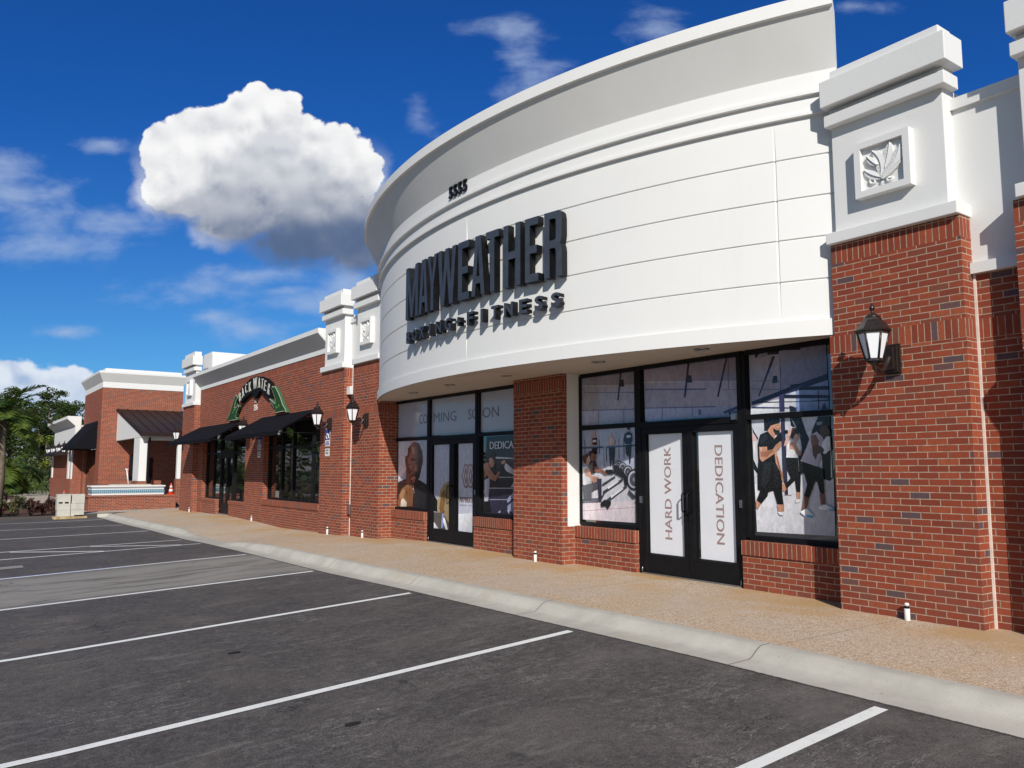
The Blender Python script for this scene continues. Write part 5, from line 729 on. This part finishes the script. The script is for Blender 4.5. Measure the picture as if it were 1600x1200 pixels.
# traffic cones
def cone_mesh():
    t=thing('traffic_cone','orange and white traffic cone standing on the low brick wall','traffic cone',(0,0,0),0,'traffic cones in the courtyard')
    w=MB(); w.box(-.14,.14,-.14,.14,0,.03); w.lathe([(.115,.03),(.06,.33),(.024,.50),(.018,.52)],0,0,16); w.build('body',M['cone'],t)
    w=MB(); w.lathe([(.100,.13),(.078,.245),(.0775,.245)],0,0,16); w.lathe([(.066,.31),(.048,.40),(.047,.40)],0,0,16); w.build('band',M['reflect'],t); return t
cn0=cone_mesh(); cn0.location=(8.82,39.5,.36)
dup(cn0,(5.5,48.5,-.12),0,'orange and white traffic cone rising behind the concrete blocks, in front of the brick wing'); dup(cn0,(4.85,48.8,-.3),0,'second traffic cone behind the concrete blocks, further left and darker')
# concrete blocks on a pallet
w=MB()
for y in (37.1,37.42,37.74): w.box(3.9,5.05,y,y+.09,-.50,-.42)
for i in range(7): w.box(3.9+.17*i,3.9+.17*i+.13,37.08,37.86,-.418,-.395)
w.box(3.88,5.08,37.05,37.08,-.5,-.39)
tag(w.build('pallet',M['wood']),'wooden pallet under the stacked concrete blocks at the curb','pallet')
def block(x,z,w_,h_,label,holes=False,y=37.2):
    m=MB()
    if holes:
        hx=[x+.06,x+.2,x+.28,x+.42]; hz=(z+h_*.40,z+h_*.40+.07)
        m.box(x,x+w_,y+.04,y+.5,z,z+h_); m.box(x,x+w_,y,y+.04,z,hz[0]); m.box(x,x+w_,y,y+.04,hz[1],z+h_)
        m.box(x,hx[0],y,y+.04,*hz); m.box(hx[1],hx[2],y,y+.04,*hz); m.box(hx[3],x+w_,y,y+.04,*hz)
        m.box(hx[0],hx[1],y+.038,y+.0385,*hz,mi=1); m.box(hx[2],hx[3],y+.038,y+.0385,*hz,mi=1)
    else: m.box(x,x+w_,y,y+.5,z,z+h_)
    return tag(m.build('concrete_block',[M['cmu'],M['dark']],bevel=.01),label,'concrete block','concrete blocks stacked on the pallet')
block(4.01,-.39,.47,.26,'pale concrete block at the bottom left of the pallet stack')
block(3.99,-.125,.48,.63,'tall pale concrete block with two slots on the left of the pallet stack',True)
block(4.50,-.39,.48,.25,'pale concrete block at the bottom right of the pallet stack'); block(4.49,-.135,.49,.26,'grey concrete block in the middle right of the pallet stack',y=37.22); block(4.52,.13,.47,.37,'grey concrete block topmost on the right of the pallet stack',y=37.25)
# ================= wall lamps
def lamp_make():
    t=thing('wall_lamp','','wall lamp',(0,0,0),0,'lantern wall lamps on the brick piers')
    H=lambda r,z,n=6:[( -.37+r*math.cos(2*math.pi*j/n+R(0)),r*math.sin(2*math.pi*j/n+R(0)),z) for j in range(n)]
    w=MB()
    w.rings([H(.175,.255),H(.178,.275),H(.165,.285),H(.125,.345),H(.095,.375),H(.085,.40)],sm=False); w.lathe([(.075,.40),(.078,.41),(.05,.435),(.018,.455),(.012,.475),(.026,.49),(.03,.505),(.018,.53),(.004,.56)],-.37,0,14); w.build('roof',M['lampmetal'],t)
    w=MB(); 
    for j in range(6):
        a=2*math.pi*j/6; p0=(-.37+.152*math.cos(a),.152*math.sin(a),.255); p1=(-.37+.082*math.cos(a),.082*math.sin(a),-.03); w.tube([p0,p1],.011,6)
    w.rings([H(.158,.235),H(.160,.257)],sm=False); w.rings([H(.092,-.05),H(.090,-.022)],sm=False); w.lathe([(.075,-.05),(.045,-.075),(.02,-.10),(.024,-.12),(.008,-.15),(.003,-.165)],-.37,0,12); w.build('cage',M['lampmetal'],t)
    w=MB(); w.rings([H(.080,-.022),H(.145,.236)],sm=False); w.build('glass',M['lampglass'],t)
    w=MB(); w.tube([(-.37,0,-.07),(-.34,0,-.11),(-.27,0,-.14),(-.19,0,-.12),(-.13,0,-.05),(-.10,0,0),(-.08,0,.02)],[.016,.018,.02,.022,.024,.028,.03],10); w.build('arm',M['lampmetal'],t)
    w=MB(); w.box(-.025,0,-.085,.085,-.16,.16); w.box(-.06,-.025,-.07,.07,-.145,.145); w.box(-.10,-.06,-.05,.05,-.12,.12); w.build('backplate',M['lampmetal'],t,bevel=.006); return t
L0=lamp_make(); L0.location=(8.13,4.47,2.67); L0['label']='black lantern lamp on the nearest wide brick pier'
for loc,lb in (((8.13,2.49,2.67),'black lantern lamp on the brick pier at the right edge'),((8.13,17.25,2.67),'black lantern lamp under the white junction box'),((8.13,19.40,2.67),'black lantern lamp beside the nearer black awning, above the blue parking sign'),((8.34,26.2,2.68),'black lantern lamp between the two black awnings'),((8.13,34.2,2.75),'black lantern lamp on the pier at the far end of the restaurant')): dup(L0,loc,0,lb)
for i,(y,lb) in enumerate(((54.0,'nearest of the four lantern lamps on the far brick wing'),(56.6,'second lantern lamp from the near end of the far brick wing'),(59.4,'third lantern lamp from the near end of the far brick wing'),(62.2,'farthest lantern lamp on the far brick wing'))):
    o=dup(L0,(6.42,y,2.56),0,lb); o.scale=(1.15,1.15,1.15)
# junction box, meter box, stubs, accessible signs
w=MB(); w.box(8.17,8.335,18.34,18.56,3.36,3.56); tag(w.build('junction_box',M['white'],bevel=.01),'small white box high between two brick piers','box')
w=MB(); w.box(8.24,8.335,18.40,18.56,.42,.66); tag(w.build('outlet_box',M['steel'],bevel=.01),'small grey box low between two brick piers','box')
def stub():
    t=thing('pipe_stub','','pipe',(0,0,0),0,'white pipe stubs at the foot of the brick'); w=MB(); w.lathe([(.028,-.1),(.028,.115),(.026,.118)],0,0,14); w.lathe([(.024,.145),(.024,.165),(.012,.175)],0,0,14); w.build('pipe',M['white'],t)
    w=MB(); w.lathe([(.022,.118),(.022,.146)],0,0,12); w.build('collar',M['alu'],t); return t
s0=stub(); s0.location=(8.07,4.43,0); s0['label']='white pipe stub at the foot of the nearest wide brick pier'
for loc,lb in (((8.12,10.72,0),'white pipe stub at the foot of the column between the two entrances'),((8.07,17.27,-.06),'white pipe stub below the lamp next to the curved front'),((8.07,19.32,-.10),'white pipe stub at the foot of the pier beside the restaurant window'),((8.28,26.0,-.14),'white pipe stub below the brick between restaurant window and door'),((8.07,33.0,-.14),'white pipe stub at the foot of the far restaurant pier')): dup(s0,loc,0,lb)
def psign():
    t=thing('parking_sign','','sign',(0,0,0),0,'accessible parking signs on the brick')
    w=MB(); w.box(-.006,0,-.15,.15,.05,.50); w.build('plate',M['white'],t); w=MB(); w.box(-.009,-.0065,-.145,.145,.22,.495)
    w.build('blue_panel',M['blue'],t)
    w=MB(); cyc=[(.075*math.cos(a),.075*math.sin(a)) for a in [R(x) for x in range(-250,70,20)]]
    w.tube([(-.012,-c,.32+d) for c,d in cyc],.011,5); w.tube([(-.012,.02,.45),(-.012,.02,.35),(-.012,-.06,.34),(-.012,-.08,.27),(-.012,-.11,.27)],.012,5); w.lathe([(.001,.445),(.02,.46),(.001,.48)],-.012,.02,8); w.build('wheelchair_symbol',M['white'],t)
    w=MB()
    for s,z,h,wd in (('PARKING',.155,.028,.2),('BY DISABLED',.115,.024,.24),('PERMIT ONLY',.078,.024,.24)):
        v,f,n=fit(curve_mesh(text=s,extrude=.003),wd,h,.003); w.add(v,f,frame((-.0075,wd/2,z),(0,-1,0),(0,0,1),(-1,0,0)))
    w.build('wording',M['blue'],t)
    w=MB(); w.box(-.006,0,-.14,.14,-.20,.0); w.build('fine_plate',M['white'],t)
    w=MB()
    for s,z,h,wd in (('$250',-.07,.04,.17),('FINE',-.14,.04,.16)):
        v,f,n=fit(curve_mesh(text=s,extrude=.003),wd,h,.003); w.add(v,f,frame((-.0075,wd/2,z),(0,-1,0),(0,0,1),(-1,0,0)))
    w.build('fine_wording',M['alu'],t); return t
p0=psign(); p0.location=(8.125,19.57,2.05); p0['label']='blue and white wheelchair parking sign on the pier under the lantern lamp'; dup(p0,(8.335,25.62,2.08),0,'blue and white wheelchair parking sign in the awning shade between window and door')
# ================= vegetation
def clump(mb,c,r,n,s,flat=1,mi=0):
    for _ in range(n):
        while 1:
            d=Vector((random.uniform(-1,1),random.uniform(-1,1),random.uniform(-1,1)))
            if .25<d.length<1: break
        p=Vector(c)+Vector((d.x*r[0],d.y*r[1],d.z*r[2])); a=Vector((random.gauss(0,1),random.gauss(0,1),random.gauss(0,1)*flat)).normalized(); b=a.orthogonal().normalized(); q=a.cross(b); k=s*random.uniform(.6,1.3)
        mb.face([p-b*k*.5,p+q*k*.28,p+b*k*.5,p-q*k*.28],mi)
def tree(h,wd,label,seed,leafk='leaf',pine=False,n=3600,bare=.35,parent_group='trees beyond the far wing'):
    random.seed(seed); t=thing('tree' if not pine else 'pine_tree',label,'tree',(0,0,0),0,parent_group)
    w=MB(); w.tube([(0,0,-.6),(.05,.05,h*.3),(-.08,.1,h*.6),(.05,0,h*.92)],[.17,.13,.09,.03],8)
    br=[]
    for i in range(11):
        z=h*(bare+(1-bare)*(i/11))*random.uniform(.92,1.05); a=i*2.4+random.random(); L=wd*random.uniform(.55,1.0)*(1-.45*(z/h)); e=Vector((math.cos(a)*L,math.sin(a)*L,z+L*random.uniform(.15,.5))); br.append(e); w.tube([(0,0,z-.15),(e.x*.5,e.y*.5,(z+e.z)/2-.05),e],[.05,.035,.012],5)
    w.build('trunk',M['bark'],t); w=MB()
    for e in br:
        for _ in range(3):
            c=e*random.uniform(.6,1.08); c.z=e.z+random.uniform(-.3,.5); r=wd*random.uniform(.17,.34); clump(w,c,(r,r,r*.62),n//36,.24 if not pine else .20)
    clump(w,(0,0,h),(wd*.3,wd*.3,h*.08),n//12,.24)
    w.build('crown',M[leafk],t); return t
protos=[tree(9.2,2.6,'x',1),tree(8.4,3.2,'x',2),tree(10.4,2.4,'x',3,pine=True,bare=.5,n=3000),tree(6.5,2.4,'x',4,'leaf2',bare=.12)]
spots=[]
random.seed(11)
desc=['dark','bushy','slender','thin','broad','tall','short','ragged','rounded','leaning']
place=['at the left edge behind the palm','just right of the palm','above the hedge','between the palm and the far wing','against the far wing parapet','behind the palm trunk','deep in the row','tallest against the horizon cloud','right behind the far wing','showing over the parapet','low in the row left of the wing','furthest back beside the wing','at the back behind the hedge','left of the yellowish shrub tree']
TR=[(3.6,82,0),(5.0,84,2),(6.9,80,1),(8.0,84,2),(9.4,86,1),(4.3,90,2),(6.0,94,1),(8.6,98,0),(10.6,100,0),(12.2,104,1),(2.2,80,1),(3.4,98,0),(11.2,92,2),(7.3,73.5,3)]
used=set()
for i,(x,y,k) in enumerate(TR):
    lb='%s green tree %s'%(desc[i%10] if k!=3 else 'yellowish',place[i]); sc1=1.0 if k!=3 else .8; rz=random.uniform(0,6)
    kk=k
    if k not in used: o=protos[k]; o.location=(x,y,-.5); o.rotation_euler=(0,0,rz); o['label']=lb; used.add(k)
    else: o=dup(protos[k],(x,y,-.5),rz,lb)
    s=random.uniform(.82,1.0)*sc1; o.scale=(s*1.15,s*1.15,s*.93)
# tree row west of the lot: seen mirrored in the restaurant glass
for i,(x,y,k) in enumerate(((-7,50,1),(-9,55,0),(-7,60,1),(-10,65,2),(-7.5,70,0),(-10,76,1),(-7,82,2),(-11,88,1),(-8,94,0),(-12,101,1),(-9,108,2),(-14,116,1),(-5,100,1),(-3.5,90,0))):
    o=dup(protos[k],(x,y,-.5),i*1.3,'green tree west of the parking lot, seen only as a reflection','trees reflected in the restaurant windows'); o.scale=(1.1,1.1,.95)
# undergrowth and hedge
random.seed(5); w=MB()
for i in range(70): x=random.uniform(0.5,12); y=random.uniform(66,88); clump(w,(x,y,random.uniform(-.2,1.6)),(1.1,.9,.9),55,.26)
for i in range(150): x=random.uniform(-14,-6); y=random.uniform(44,125); clump(w,(x,y,random.uniform(0,3.2)),(1.5,1.5,1.4),34,.42)
for i in range(60): x=random.uniform(-2,14); y=random.uniform(90,112); clump(w,(x,y,random.uniform(.2,3.6)),(1.6,1.4,1.3),60,.38)
o=w.build('undergrowth',M['leaf']); o['kind']='stuff'
w=MB()
for i in range(90): x=random.uniform(1.4,6.2); clump(w,(x,66+random.uniform(-.5,.5)-(6.2-x)*.3,random.uniform(-.2,.55)),(.4,.4,.22),34,.13)
tag(w.build('hedge',M['palm']),'low clipped green hedge behind the curved path','hedge')
# palm
def palm(loc,h,label,L=2.7,nf=24,seed=3):
    random.seed(seed); t=thing('palm_tree',label,'palm tree',loc); w=MB(); w.tube([(0,0,-.4),(.06,0,h*.4),(.02,.05,h*.8),(0,0,h)],[.17,.13,.12,.13],10); w.build('trunk',M['bark'],t)
    for i in range(nf):
        a=i*2.399+random.random()*.3; el=R(random.uniform(-25,70)); w=MB(); path=[]; p=Vector((0,0,h)); d=Vector((math.cos(a)*math.cos(el),math.sin(a)*math.cos(el),math.sin(el))); n=14
        for j in range(n+1): path.append(p.copy()); p=p+d*(L/n); d=(d+Vector((0,0,-.11))).normalized()
        w.tube(path,[.03*(1-j/(n+2)) for j in range(n+1)],5)
        for j in range(2,n+1):
            for q in range(3):
                c=path[j-1].lerp(path[j],q/3); tt=(path[j]-path[j-1]).normalized(); sd=tt.cross(Vector((0,0,1))).normalized(); ll=.62*math.sin(math.pi*min(.97,(j+q/3)/(n+1.3)))**.6+.08
                for sg in (-1,1):
                    e=c+sd*sg*ll*.85+tt*ll*.5+Vector((0,0,-.06*ll+random.uniform(-.05,.10))); m_=c.lerp(e,.5)+Vector((0,0,.04)); w.face([c-tt*.022,c+tt*.022,m_+tt*.036,m_-tt*.036]); w.face([m_-tt*.022,m_+tt*.022,e,e])if 0 else w.face([m_-tt*.036,m_+tt*.036,e])
        w.build('frond',M['palm'],t)
    return t
palm((2.15,40.5,-.45),4.3,'feathery palm with arching fronds at the left edge',2.1,17)
palm((2.7,47,-.4),2.0,'shorter palm with yellow green fronds below the taller one',1.9,18,9)
# shrubs in the bed
def shrub(loc,r,h,mat,label,seed):
    random.seed(seed); t=thing('shrub',label,'shrub',loc,0,'shrubs in the curbside bed'); w=MB()
    for i in range(7): a=i*.9; w.tube([(0,0,-.05),(math.cos(a)*r*.4,math.sin(a)*r*.4,h*.5),(math.cos(a)*r*.8,math.sin(a)*r*.8,h*.9)],[.02,.014,.006],5)
    w.build('stem',M['bark'],t); w=MB()
    for i in range(12): a=random.uniform(0,6.3); q=random.uniform(.1,.8)*r; clump(w,(math.cos(a)*q,math.sin(a)*q,h*random.uniform(.35,.95)),(.17,.17,.14),45,.11)
    w.build('leaves',mat,t)
for i,(x,y,r,h,mt,lb) in enumerate(((1.95,39.6,.45,.75,'shrubg','green shrub cut by the left edge of the bed'),(2.75,39.7,.6,.85,'shrubg','largest leafy shrub in the bed, green and bronze'),(3.35,40.2,.4,.75,'purple','reddish shrub in the middle of the bed'),(3.85,40.6,.35,.5,'purple','smallest dark shrub near the concrete blocks'),(4.15,39.9,.42,.7,'purple','dark reddish shrub right beside the concrete blocks'),(2.35,41.6,.4,.6,'purple','reddish shrub at the back of the bed'))): shrub((x,y,-.48),r,h,M[mt],lb,20+i)
# small litter on the asphalt
random.seed(9)
def debris(x,y,sx,sy,mat,label,cat='debris'):
    m=MB(); n=9; z=zas(x,y); pts=[(sx*math.cos(a)*random.uniform(.7,1.1),sy*math.sin(a)*random.uniform(.7,1.1)) for a in [2*math.pi*i/n for i in range(n)]]; m.prism(pts,(x,y,z+.002),(1,0,0),(0,1,0),(0,0,1),.012); return tag(m.build('asphalt_crumb',mat),label,cat)
debris(2.55,5.55,.07,.03,M['dark'],'black crumb of asphalt between two stall lines'); debris(2.55,8.4,.07,.03,M['dark'],'black crumb of asphalt near the second stall line');
